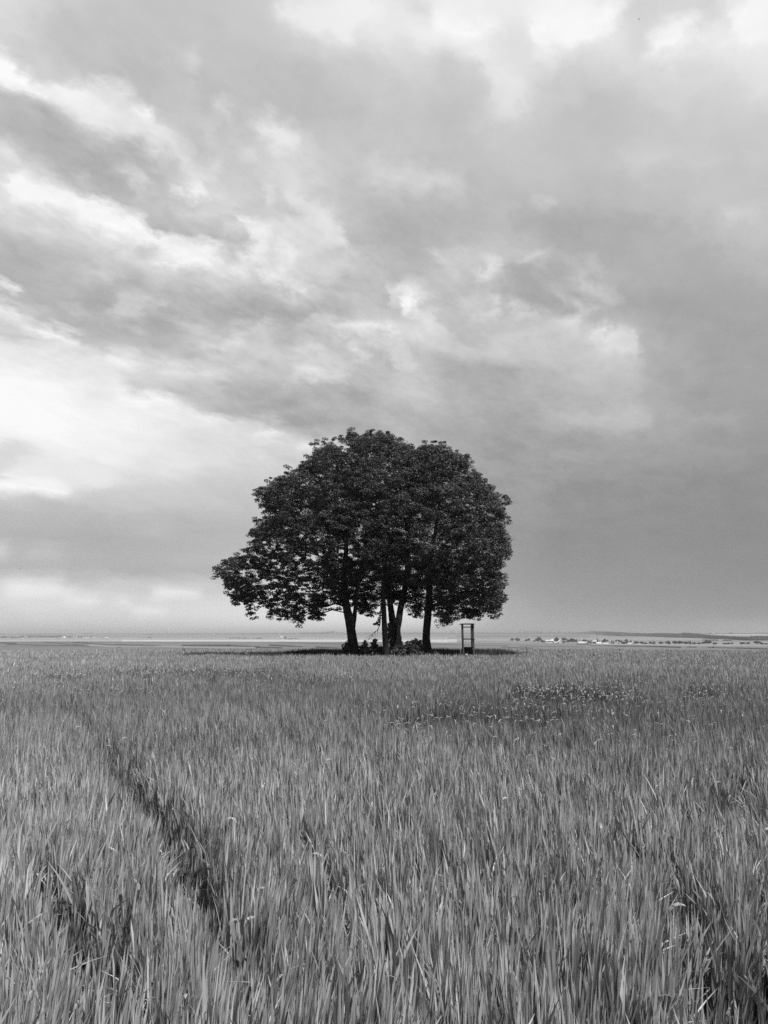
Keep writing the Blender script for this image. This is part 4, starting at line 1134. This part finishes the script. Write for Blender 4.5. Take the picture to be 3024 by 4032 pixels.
far_leaf = mat_leaf('far_leaf', 1.0, .8, .1, .05)
far_bark = mat_basic('far_bark', .08, .9, .3)
def blob_crown(seed, kind):
    """unit crown: width 1, height 1, standing on z = 0"""
    r = np.random.default_rng(seed)
    lob = []
    if kind == 'round': lob = [((0, 0, .58), .30)]+[((math.cos(a)*.27, math.sin(a)*.27, .42+.25*r.random()), .20) for a in np.arange(0, 6.28, .8)]+[((.08, 0, .80), .19)]
    if kind == 'broad': lob = [((x_, .15*r.standard_normal(), .40+.22*r.random()), .20+.06*r.random()) for x_ in (-.3, -.18, -.05, .1, .22, .32, 0)]+[((-.1, 0, .72), .2), ((.15, 0, .68), .2)]
    if kind == 'bush': lob = [((x_, .12*r.standard_normal(), .35+.2*r.random()), .24) for x_ in (-.27, -.1, .05, .18, .28)]+[((0, 0, .6), .25)]
    if kind == 'spire': lob = [((0, 0, z_), .36*(1-z_)**.6+.06) for z_ in np.linspace(.15, .93, 9)]
    V = []; Fa = []; n0 = 0; tn = []
    for (c_, rr) in lob:
        n = 110
        d = r.normal(size=(n, 3)); d /= np.linalg.norm(d, axis=1, keepdims=True)
        p = np.array(c_)+d*rr*r.uniform(.7, 1.08, (n, 1))*np.array([1, 1, .9])
        p[:, 2] = np.maximum(p[:, 2], .05)
        v_, tri, t_ = leaf_quads(p, d+r.normal(size=(n, 3))*.3, np.full(n, .16)*r.uniform(.7, 1.3, n), r.random(n)*6.28, r.uniform(.7, 1.25, n)*.07)
        V.append(v_); Fa.append(tri+n0); n0 += len(v_); tn.append(t_)
    return np_mesh('crown', np.concatenate(V), [np.concatenate(Fa)], {'tone': np.concatenate(tn)})
PROTO = {}
def tone_mat(k):
    key = 'm%s' % k
    if key not in PROTO: PROTO[key] = mat_leaf('far_foliage', k, .8, .1, .05)
    return PROTO[key]
def far_tree(px, py, wpx, hpx, kind, shade, label, group, dmin=650, dmax=1250, name='tree'):
    g = ground_at(px, py, dmin, dmax)
    seed = len(PROTO) % 3 if False else random.choice([0, 1, 2])
    key = (kind, seed, shade)
    k = g.y/F
    if key not in PROTO:
        root = empty(name, g)
        me = blob_crown(seed*7+hash(kind) % 5 if False else seed*7+len(kind), kind)
        crown = link('crown', me, tone_mat(shade), root)
        m = MB(); m.tube([(0, 0, -.06), (.01, 0, .2), (0, 0, .5)], [.05, .035, .02], 6); tr = m.build('trunk', far_bark, root)
        PROTO[key] = (root, [crown, tr])
    else:
        r0, kids = PROTO[key]
        root = r0.copy(); C.objects.link(root)
        for c_ in kids:
            cc = c_.copy(); C.objects.link(cc); cc.parent = root
    root.location = g; root.scale = (wpx*k, wpx*k*.9, hpx*k)
    tag(root, label, 'tree' if kind != 'bush' else 'bush', group)
    return root

GV = 'village trees and bushes'
VT = [
 (2016,2526,17,13,'round',1.9,'pale hazy round tree, first on the left of the village row'),
 (2037,2526.5,21,14,'broad',1.0,'dark squarish tree next to the pale hazy one left of the village'),
 (2071,2527,13,10,'round',1.1,'low half of a leaning pair of trees left of the white farmhouse'),
 (2081,2524,13,12,'round',1.1,'upper half of a leaning pair of trees left of the white farmhouse'),
 (2103,2528,10,8,'bush',1.1,'small bush touching the big domed tree left of the white farmhouse'),
 (2120,2530,28,20,'round',.85,'biggest domed dark tree left of the white farmhouse'),
 (2136,2531,16,11,'bush',1.0,'low bush between the biggest domed tree and the white farmhouse'),
 (2190,2531,22,20,'round',.8,'dark domed tree standing over the white farmhouse yard'),
 (2221,2527,22,16,'broad',1.2,'wide grey tree behind the white gabled house'),
 (2219,2533,14,10,'bush',1.6,'pale bush in front of the wide grey tree'),
 (2236,2533,16,14,'round',1.2,'grey tree beside the darkest village tree'),
 (2253,2534,24,20,'broad',.8,'darkest broad tree in the middle of the first village houses'),
 (2268,2532,10,14,'round',.8,'narrow dark tree immediately right of the first utility pole'),
 (2280,2526,5,9,'spire',1.2,'tiny conical tree behind the long low roof'),
 (2302,2530,22,12,'broad',1.3,'wide grey tree behind the right end of the long low roof'),
 (2316,2535,12,12,'round',.75,'dark round tree beside the small pale cottage'),
 (2325,2535,8,8,'bush',.8,'dark bush right of the small pale cottage'),
 (2326,2525,8,5,'bush',1.2,'small distant bush on the field behind the small pale cottage'),
 (2336,2536,9,9,'round',1.4,'grey bush left of the hipped roof house'),
 (2343,2536,9,9,'round',.9,'dark bush close to the hipped roof house'),
 (2351.5,2532,8,17,'spire',1.0,'pointed conifer, tallest spire above the village roofs'),
 (2358.5,2532,6,11,'spire',1.1,'smaller conifer right behind the tallest spire'),
 (2379,2534,20,17,'round',.85,'tall dark tree behind the long white farm building'),
 (2390,2532,13,12,'round',1.0,'dark tree over the gable of the long white farm building'),
 (2407,2534,12,11,'round',1.3,'grey tree right of the long white farm building'),
 (2417,2536,12,9,'bush',1.1,'low bush left of the steep pale roof'),
 (2433,2534,24,15,'broad',1.6,'pale broad tree behind the steep pale roof'),
 (2446,2530,8,8,'round',1.2,'small dark tree behind the pale broad tree'),
 (2455,2537,22,11,'bush',1.1,'grey bushes right of the steep pale roof'),
 (2465,2529,16,12,'round',1.2,'tall light-crowned tree at the back of the village'),
 (2467,2537,9,16,'round',1.5,'pale slender tree below the tall light-crowned one'),
 (2482,2533,9,11,'round',1.0,'narrow dark tree behind the little white cottage'),
 (2503,2537.5,21,12,'broad',.85,'wide dark bush right of the little white cottage'),
 (2525,2537.5,18,11,'broad',1.5,'pale bush right of the white shed'),
 (2541,2538,15,8,'bush',1.8,'very pale low bush before a gap in the village row'),
 (2560,2537,15,10,'round',1.0,'dark round bush by the twin poles'),
 (2574,2534,10,9,'round',1.1,'small dark bush under the second of the twin poles'),
 (2572,2538,16,6,'bush',1.7,'pale low scrub under the twin poles'),
 (2600,2537,18,10,'broad',1.5,'pale isolated bush in the wide gap of the hedgerow'),
 (2627,2538,22,13,'round',1.3,'domed grey bush beside a dark low one'),
 (2634,2539,14,6,'bush',.8,'dark low bush at the foot of the domed grey one'),
 (2656,2539,22,13,'broad',1.1,'first of the long bank of grey bushes'),
 (2675,2539,24,13,'broad',1.2,'second of the long bank of grey bushes'),
 (2700,2540,24,11,'broad',.85,'dark bush right of the long grey bank'),
 (2716,2539,10,12,'spire',1.4,'pale spiky bush between two dark ones'),
 (2731,2540,20,9,'bush',1.2,'low grey bush in a run of scrub'),
 (2750,2539.5,18,9,'bush',1.4,'pale low scrub before the leaning trees'),
 (2766,2540,16,10,'round',.8,'dark bush leaning against the round-topped pair'),
 (2779,2539.5,19,15,'round',.95,'left of the round-topped pair near the white-balled mast'),
 (2792,2539.5,17,14,'round',1.0,'right of the round-topped pair near the white-balled mast'),
 (2813,2540,20,8,'bush',.85,'low dark bush just right of the white-balled mast'),
 (2852,2541,20,7,'bush',1.2,'first low bush of the hedge beyond the gap right of the mast'),
 (2866,2541,16,8,'bush',.9,'dark middle bush of the hedge beyond the gap right of the mast'),
 (2880,2541,10,8,'round',.9,'small round bush ending the hedge beyond the gap right of the mast'),
 (2920,2542,22,9,'broad',.8,'dark flat-topped bush with a pale stem beside it'),
 (2943,2542,16,9,'round',1.0,'round bush right of the dark flat-topped one'),
 (2980,2543,32,13,'broad',.85,'largest bush near the right border'),
 (2999,2544,16,7,'bush',.7,'very dark low bush at the end of the largest border bush'),
 (3014,2543,18,6,'bush',1.3,'last pale scrub at the right border')]
for (px, py, w_, h_, kind, sh, lab) in VT:
    far_tree(px, py, w_, h_*1.12, kind, sh, lab, GV, name='bush' if kind == 'bush' else 'village_tree')

white = mat_basic('whitewash', .80, .8, .12, 3.0); pale_roof = mat_basic('pale_sheet_roof', .62, .6, .2, 2.0); grey_roof = mat_basic('grey_tile_roof', .35, .8, .25, 2.0); glass_m = mat_basic('dark_window', .04, .2)
frame_m = mat_basic('window_frame', .7, .6)
def house(px, py, wpx, hpx, rpx, depth, gable, label, rmat=None, wmat=None, nwin=2, chim=True, rz=0.0, dmin=650, dmax=1250, name='house', cat='house', door=True):
    """walls wpx wide and hpx high on the photograph, roof rising rpx; gable end towards the viewer or not"""
    g = ground_at(px, py, dmin, dmax); k = g.y/F
    root = empty(name, g, rz); tag(root, label, cat, 'village houses')
    w_, h_, r_ = wpx*k, hpx*k, rpx*k
    rmat = rmat or pale_roof; wmat = wmat or white
    m = MB()
    if gable: m.prism([(-w_/2, -.5), (w_/2, -.5), (w_/2, h_), (0, h_+r_), (-w_/2, h_)], -depth/2, depth/2)
    else:
        m.box((0, 0, h_/2-.25), (w_, depth, h_+.5))
        for s_ in (-1, 1): m.add([(s_*w_/2, -depth/2, h_), (s_*w_/2, depth/2, h_), (s_*w_/2, 0, h_+r_), (s_*(w_/2-.2), -depth/2, h_), (s_*(w_/2-.2), depth/2, h_), (s_*(w_/2-.2), 0, h_+r_)], [(0, 1, 2), (5, 4, 3), (0, 2, 5, 3), (1, 4, 5, 2)])
    m.build('wall', wmat, root)
    m = MB(); th = .18; ov = .5
    if gable:
        for s_ in (-1, 1):
            m.add([(0, -depth/2-ov, h_+r_+.02), (s_*(w_/2+ov), -depth/2-ov, h_-ov*r_/(w_/2)+.02), (s_*(w_/2+ov), depth/2+ov, h_-ov*r_/(w_/2)+.02), (0, depth/2+ov, h_+r_+.02),
                   (0, -depth/2-ov, h_+r_+.02+th), (s_*(w_/2+ov), -depth/2-ov, h_-ov*r_/(w_/2)+.02+th), (s_*(w_/2+ov), depth/2+ov, h_-ov*r_/(w_/2)+.02+th), (0, depth/2+ov, h_+r_+.02+th)],
                  [(0, 1, 2, 3), (7, 6, 5, 4), (0, 4, 5, 1), (1, 5, 6, 2), (2, 6, 7, 3)])
    else:
        for s_ in (-1, 1):
            m.add([(-w_/2-ov, 0, h_+r_+.02), (-w_/2-ov, s_*(depth/2+ov), h_-.2), (w_/2+ov, s_*(depth/2+ov), h_-.2), (w_/2+ov, 0, h_+r_+.02),
                   (-w_/2-ov, 0, h_+r_+.02+th), (-w_/2-ov, s_*(depth/2+ov), h_-.2+th), (w_/2+ov, s_*(depth/2+ov), h_-.2+th), (w_/2+ov, 0, h_+r_+.02+th)],
                  [(0, 1, 2, 3), (7, 6, 5, 4), (0, 4, 5, 1), (1, 5, 6, 2), (2, 6, 7, 3)])
    ro = m.build('roof', rmat, root)
    if chim:
        m = MB(); m.box((w_*.2, 0, h_+r_*1.0+.35), (.5, .5, 1.3)); m.build('chimney', wmat, ro)
    for i in range(nwin):
        x_ = -w_/2+w_*(i+1)/(nwin+1)
        m = MB(); m.box((x_, -depth/2-.02, h_*.55), (1.1, .1, min(1.3, h_*.5))); f = m.build('window', frame_m, root)
        m = MB(); m.box((x_, -depth/2-.075, h_*.55), (.9, .03, min(1.1, h_*.42))); m.build('pane', glass_m, f)
    if door:
        m = MB(); m.box((-w_/2+w_*.88, -depth/2-.02, min(2.0, h_*.8)/2), (.9, .08, min(2.0, h_*.8))); m.build('door', grey_roof, root)
    return root
house(2162, 2532, 30, 8.5, 2.5, 9, False, 'long white farmhouse, the biggest pale building at the left end of the village', nwin=4)
house(2178, 2527, 19, 7, 3, 8, False, 'pale outbuilding rising behind the big white farmhouse, left of the domed dark tree', nwin=2)
house(2205, 2532.5, 15, 6, 6, 9, True, 'bright white house with its steep gable turned to the fields', nwin=1, rmat=white)
house(2186, 2532.5, 12, 2.5, 1.5, 5, False, 'very low white shed joining the farmhouse and the gabled house', nwin=0, chim=False, door=False)
house(2291, 2534.5, 33, 3, 4, 9, False, 'long low roofed building right of the darkest village tree', nwin=3, chim=False)
house(2307, 2535.5, 10, 3.5, 3.5, 7, True, 'small pale cottage between dark trees', nwin=1)
house(2340, 2528, 16, 2.5, 2.5, 8, False, 'distant pale roof behind the bushes left of the conifers', nwin=0, chim=False, door=False)
house(2354, 2536, 16, 2.5, 4, 8, False, 'hipped roof house standing below the two conifers', nwin=2)
house(2397, 2537, 19, 4, 6.5, 10, True, 'white farmhouse with a wide grey gable at the middle of the village', nwin=2, rmat=grey_roof)
house(2381, 2537.5, 17, 2.5, 2, 7, False, 'low white wing on the left of the wide grey gable', nwin=2, chim=False)
house(2427, 2537.5, 11, 2.0, 6.5, 8, True, 'house with a steep pale roof right of the middle farmhouse', nwin=0)
house(2442, 2532, 8, 2, 3, 7, True, 'tiny pale roof peeping between the grey bushes', nwin=0, chim=False, door=False)
house(2487.5, 2538.5, 9, 4, 2.5, 6, True, 'little white cottage beside the wide dark bush', nwin=1)
house(2476, 2538.8, 13, 1.8, .8, 5, False, 'long low pale wall-like shed left of the little white cottage', nwin=0, chim=False, door=False)
house(2515, 2538.5, 7, 1.8, .7, 4, False, 'small white shed, last building of the village', nwin=0, chim=False, door=False)

pole_m = mat_basic('pole_wood', .12, .8, .2)
def pole(px, ytop, ybase, label, r=.13, dmin=500, dmax=1250, arm=True):
    g = ground_at(px, ybase, dmin, dmax); h_ = (ybase-ytop)*g.y/F
    root = empty('utility_pole', g); tag(root, label, 'utility pole', 'utility poles on the plain')
    m = MB(); m.tube([(0, 0, -.5), (0, 0, h_*.5), (0, 0, h_)], [r, r*.9, r*.75], 8); m.build('shaft', pole_m, root)
    if arm:
        m = MB(); m.box((0, 0, h_-.5), (1.6, .12, .12)); ar = m.build('crossarm', pole_m, root)
        for x_ in (-.7, .7):
            m = MB(); m.tube([(x_, 0, h_-.44), (x_, 0, h_-.30)], [.05, .04], 6); m.build('insulator', white, ar)
pole(2263, 2517, 2533, 'pale utility pole in front of the darkest village tree')
pole(2337, 2517, 2528, 'utility pole left of the two village conifers')
pole(2398, 2518, 2528, 'utility pole behind the wide grey gable')
pole(2414, 2517, 2530, 'utility pole above the steep pale roof')
pole(2509, 2522, 2533, 'utility pole over the wide dark bush')
pole(2553, 2520, 2534, 'left one of the twin utility poles')
pole(2569, 2521, 2534, 'right one of the twin utility poles')
pole(2710, 2521, 2533, 'left utility pole behind the long bank of scrub')
pole(2725, 2522, 2533, 'right utility pole behind the long bank of scrub')
pole(2952, 2522, 2534, 'utility pole between the round bush and the largest border bush')
pole(1742, 2513, 2528, 'lone post on the plain seen between the dense tree and the wooden frame')
# mast with a white ball, close to the near edge of the plain
g = ground_at(2807.5, 2551, 150, 420); k = g.y/F
mast = empty('mast', g); tag(mast, 'thin mast topped by a white ball, standing in the field before the village bushes', 'mast')
m = MB(); hm = (2551-2498)*k; m.tube([(0, 0, -.3), (0, 0, hm)], [.05, .035], 8); m.build('shaft', mat_basic('mast_grey', .2, .6), mast)
m = MB(); rr = 2.6*k; zc_ = hm+rr*.9
m.tube([(0, 0, zc_+rr*math.sin(a)) for a in np.linspace(-1.5, 1.5, 9)], [max(.005, rr*math.cos(a)) for a in np.linspace(-1.5, 1.5, 9)], 14)
m.build('ball', white, mast, smooth=True)
far_tree(2803, 2552, 8, 4.5, 'bush', .8, 'small dark bush at the foot of the white-balled mast', 'bushes out in the field', 150, 420, 'bush')

# line of tall poplars on the horizon
PX = [(2047,13),(2064,12),(2071,11),(2077.5,12),(2093,10),(2102,13),(2115,12),(2123.5,12),(2130,11),(2136,12),(2151,11),(2163.5,12),(2171.5,13.5),(2197,13),(2205,12),(2242,10),(2257,12.5),(1808,11),(1755,11),(1776,13),(1784,14),(1606,11)]
PW = ['first','second','third','fourth','fifth','sixth','seventh','eighth','ninth','tenth','eleventh','twelfth','thirteenth','fourteenth','fifteenth','sixteenth','seventeenth']
for i, (px, h_) in enumerate(PX):
    if i < 17: lab = '%s poplar from the left in the skyline row above the village' % PW[i]
    else: lab = {17: 'far poplar just left of the wooden frame', 18: 'squat far tree right of the dense lime trunk', 19: 'left of two slim far trees near the wooden frame', 20: 'right of two slim far trees near the wooden frame', 21: 'far tree on the skyline just right of the stone cross'}[i]
    far_tree(px, 2494.5, 4.4, h_*1.12, 'spire', 1.0, lab, 'poplars on the skyline', 2800, 5200, 'poplar')

def woods(name, prof, label, shade, dmin, dmax, step=3.0, rows=3, cat='wood', gap=0.0):
    """a mass of crowns: prof = (px, top, base) along the photograph"""
    pr = np.array(prof, float); V = []; Fa = []; n0 = 0; tn = []
    px = pr[0, 0]
    r = np.random.default_rng(int(pr[0, 0]))
    while px < pr[-1, 0]:
        top = np.interp(px, pr[:, 0], pr[:, 1]); base = np.interp(px, pr[:, 0], pr[:, 2])
        g = ground_at(px, base, dmin, dmax); k = g.y/F
        hh = (base-top)*k
        if r.random() > gap:
            for row in range(rows):
                rr = max(2.2*k, hh*.30)*r.uniform(.8, 1.3)
                cz = g.z+rr*.6+(hh-rr*1.5)*(row/(max(1, rows-1)))*r.uniform(.85, 1.02)
                c_ = np.array([g.x+r.normal()*k*1.2, g.y+rr*row*1.2, cz])
                n = 46
                d = r.normal(size=(n, 3)); d /= np.linalg.norm(d, axis=1, keepdims=True)
                p = c_+d*rr*np.array([1.1, 1, .85])*r.uniform(.7, 1.05, (n, 1))
                v_, tri, t_ = leaf_quads(p, d, np.full(n, rr*.75), r.random(n)*6.28, np.full(n, .07*shade)*r.uniform(.6, 1.3, n)*r.uniform(.8, 1.2))
                V.append(v_); Fa.append(tri+n0); n0 += len(v_); tn.append(t_)
        px += step
    o = link(name, np_mesh(name, np.concatenate(V), [np.concatenate(Fa)], {'tone': np.concatenate(tn)}), far_leaf)
    tag(o, label, cat, kind='stuff'); return o
woods('distant_woods', [(2255,2489,2495),(2300,2486,2495.5),(2337,2482,2496),(2350,2485,2499),(2400,2486,2503),(2450,2488,2505),(2500,2491,2505),(2550,2493,2506),(2600,2492,2508),(2640,2492,2510),(2680,2495,2511),(2700,2490,2511),(2760,2494,2513),(2800,2500,2516),(2860,2502,2517),(2900,2505,2520),(2950,2507,2522),(2980,2507,2526),(3060,2510,2528)],
      'long belt of dark woodland behind the village on the right', .8, 1350, 4200, 3.0, 4)
woods('distant_hedge', [(2765,2518,2522),(2826,2518,2522.5)], 'dark hedge crossing the bright field behind the white-balled mast', .9, 1100, 2600, 2.2, 2, 'hedge')
woods('distant_hedge', [(2848,2519,2523),(2878,2520,2524)], 'short dark hedge right of the long one on the bright field', .9, 1100, 2600, 2.2, 2, 'hedge')
woods('distant_treeline', [(1690,2490,2495.5),(1760,2491,2495.5),(1820,2490,2495),(1900,2489,2495),(2000,2489.5,2494.5),(2060,2488.5,2494.5),(2150,2489,2494.5),(2260,2489,2494.5)], 'thin line of trees on the skyline at the foot of the poplars', .9, 2800, 5200, 2.6, 2, 'treeline', .1)
woods('distant_treeline', [(2790,2493,2497),(2870,2493,2497),(2880,2489,2497),(2890,2493,2498),(2940,2495,2498),(2995,2492,2498),(3060,2494,2498)], 'faint far line of trees above the woodland near the right border', .9, 3600, 9000, 3.0, 2, 'treeline', .15)
woods('distant_treeline', [(0,2496,2498),(160,2496,2498),(210,2494,2497),(330,2494,2497),(480,2492,2496),(560,2494,2497)], 'faint wooded ridge on the skyline at the far left', 1.2, 4500, 11000, 3.4, 1, 'treeline', .35)
woods('distant_treeline', [(560,2495,2498),(600,2496,2499),(800,2495,2498),(850,2494,2498.5),(920,2494,2498.5),(1000,2493,2498.5),(1060,2493,2498),(1120,2492,2498),(1190,2491,2498),(1190.5,2488.5,2498),(1250,2489,2498),(1300,2486,2498),(1312,2484,2498),(1330,2489,2498),(1370,2490,2499)], 'pale wooded rise behind the low boughs of the broad tree', 1.0, 3200, 9000, 3.0, 2, 'treeline', .12)
woods('distant_treeline', [(1405,2493,2499),(1440,2490,2499),(1470,2491,2498),(1560,2489,2498),(1600,2491,2498),(1640,2489,2498),(1670,2490,2498)], 'pale treeline glimpsed between the trunks and the stone cross', 1.0, 3200, 9000, 3.0, 2, 'treeline', .12)
woods('distant_woods', [(4,2505,2512),(26,2505,2512)], 'small copse at the left border of the plain', 1.0, 1500, 3500, 3.0, 2)
woods('distant_woods', [(42,2506,2512),(75,2509,2512)], 'low copse just right of the one at the left border', 1.0, 1500, 3500, 3.0, 2)
woods('distant_woods', [(78,2503,2510),(120,2501,2509),(200,2503,2509),(240,2501,2509),(300,2505,2510),(370,2505,2511)], 'pale woodland behind the left farm buildings', 1.6, 1900, 4000, 3.2, 2, gap=.2)
woods('distant_hedge', [(905,2511,2514),(935,2511,2514),(1015,2511,2515),(1032,2511,2515)], 'thin hedge on the bright strip left of the distant white house', 1.0, 1300, 3400, 4.0, 1, 'hedge', .4)
woods('distant_hedge', [(1128,2513,2517),(1175,2514,2517)], 'short hedge right of the lone dark tree on the bright strip', 1.0, 1300, 3400, 2.5, 1, 'hedge', .2)
far_tree(1123.5, 2517, 9, 11, 'round', .8, 'lone dark tree on the bright strip beside the distant white house', 'lone trees on the plain', 1200, 3400, 'lone_tree')
far_tree(1023, 2515, 14, 5, 'bush', 1.0, 'rounded bush on the bright strip left of the lone dark tree', 'lone trees on the plain', 1200, 3400, 'bush')
far_tree(762, 2513, 4, 5, 'round', 1.0, 'tiny tree out on the plain left of the trees', 'lone trees on the plain', 1200, 3400, 'lone_tree')
far_tree(590, 2513, 22, 5, 'bush', 1.5, 'pale thicket beside the slim white tower', 'lone trees on the plain', 1200, 3400, 'bush')
far_tree(2879, 2497.5, 15, 8, 'round', 1.0, 'big round tree alone on the skyline over the right woods', 'lone trees on the plain', 3000, 8000, 'lone_tree')
# left farm and other far buildings
house(252, 2512.5, 11, 2.5, 4, 14, True, 'white gabled barn, front one of the distant farm on the left', nwin=0, chim=False, dmin=1500, dmax=3500, rmat=white)
house(263, 2508, 8, 3, 1.5, 10, False, 'white farm building just behind the gabled barn', nwin=2, chim=False, dmin=1500, dmax=3800)
house(282, 2508, 6, 3, 1.0, 10, False, 'small white building left of the silos', nwin=1, chim=False, dmin=1500, dmax=3800)
house(340, 2512, 26, 2, 1.2, 12, False, 'long pale shed right of the silos', nwin=0, chim=False, door=False, dmin=1500, dmax=3500)
house(372, 2512, 18, 1.5, 1.0, 12, False, 'second long pale shed, right of the first', nwin=0, chim=False, door=False, dmin=1500, dmax=3500)
house(422, 2512.8, 14, 1.5, 1.5, 12, False, 'low bright shed at the right end of the distant farm', nwin=0, chim=False, door=False, dmin=1500, dmax=3500)
house(1108, 2511, 9, 3, 2, 10, False, 'distant white house beside the lone dark tree', nwin=2, dmin=1500, dmax=3800)
house(912, 2513.5, 5, 1.6, 1, 9, False, 'tiny white house on the bright strip left of the trees', nwin=0, chim=False, door=False, dmin=1200, dmax=3400)
house(1245, 2519, 3.2, 2.2, 1, 5, True, 'very small white hut on the bright field under the low boughs', nwin=0, chim=False, door=False, dmin=900, dmax=2500)
house(96, 2509, 8, 2, 1.5, 12, True, 'faint pale roof in the woodland on the far left', nwin=0, chim=False, door=False, dmin=1500, dmax=3800)
def silo(px, py, w_, h_, label):
    g = ground_at(px, py, 1500, 3500); k = g.y/F
    root = empty('silo', g); tag(root, label, 'silo', 'silos of the distant farm')
    r_ = w_*k/2; H_ = h_*k
    m = MB(); m.tube([(0, 0, -.5), (0, 0, H_*.86)], [r_, r_], 20); m.build('shell', mat_basic('silo_metal', .6, .5, .15, 1.0), root)
    m = MB(); m.tube([(0, 0, H_*.86+.01), (0, 0, H_)], [r_*1.03, r_*.15], 20); m.build('roof', grey_roof, root)
silo(289.5, 2512, 2.6, 8.5, 'slimmest silo, left of the three at the distant farm')
silo(297, 2512, 2.6, 8.5, 'middle silo of the three at the distant farm')
silo(301, 2512, 3.0, 8.8, 'thickest silo, right of the three at the distant farm')
silo(578, 2513, 2.4, 6.5, 'slim white tower alone on the plain left of the trees')

# ------------------------------------------------------------------ haze
bm_ = MB(); HT = 62.0; HB = -11.0
bm_.box((0, 0, (HT+HB)/2), (30600, 30600, HT-HB))
hm_ = bpy.data.materials.new('haze'); hm_.use_nodes = True
hm_.node_tree.nodes.clear()
Hh = NT(hm_.node_tree)
pv = Hh.n('ShaderNodeVolumePrincipled'); pv.inputs['Color'].default_value = (.97, .97, .97, 1); pv.inputs['Density'].default_value = 0.00024
pv.inputs['Anisotropy'].default_value = 0.75
ho = Hh.n('ShaderNodeOutputMaterial'); Hh.link(pv.outputs[0], ho.inputs['Volume'])
hz = bm_.build('haze', hm_)
tag(hz, 'pale haze lying over the whole plain', 'haze', kind='stuff')
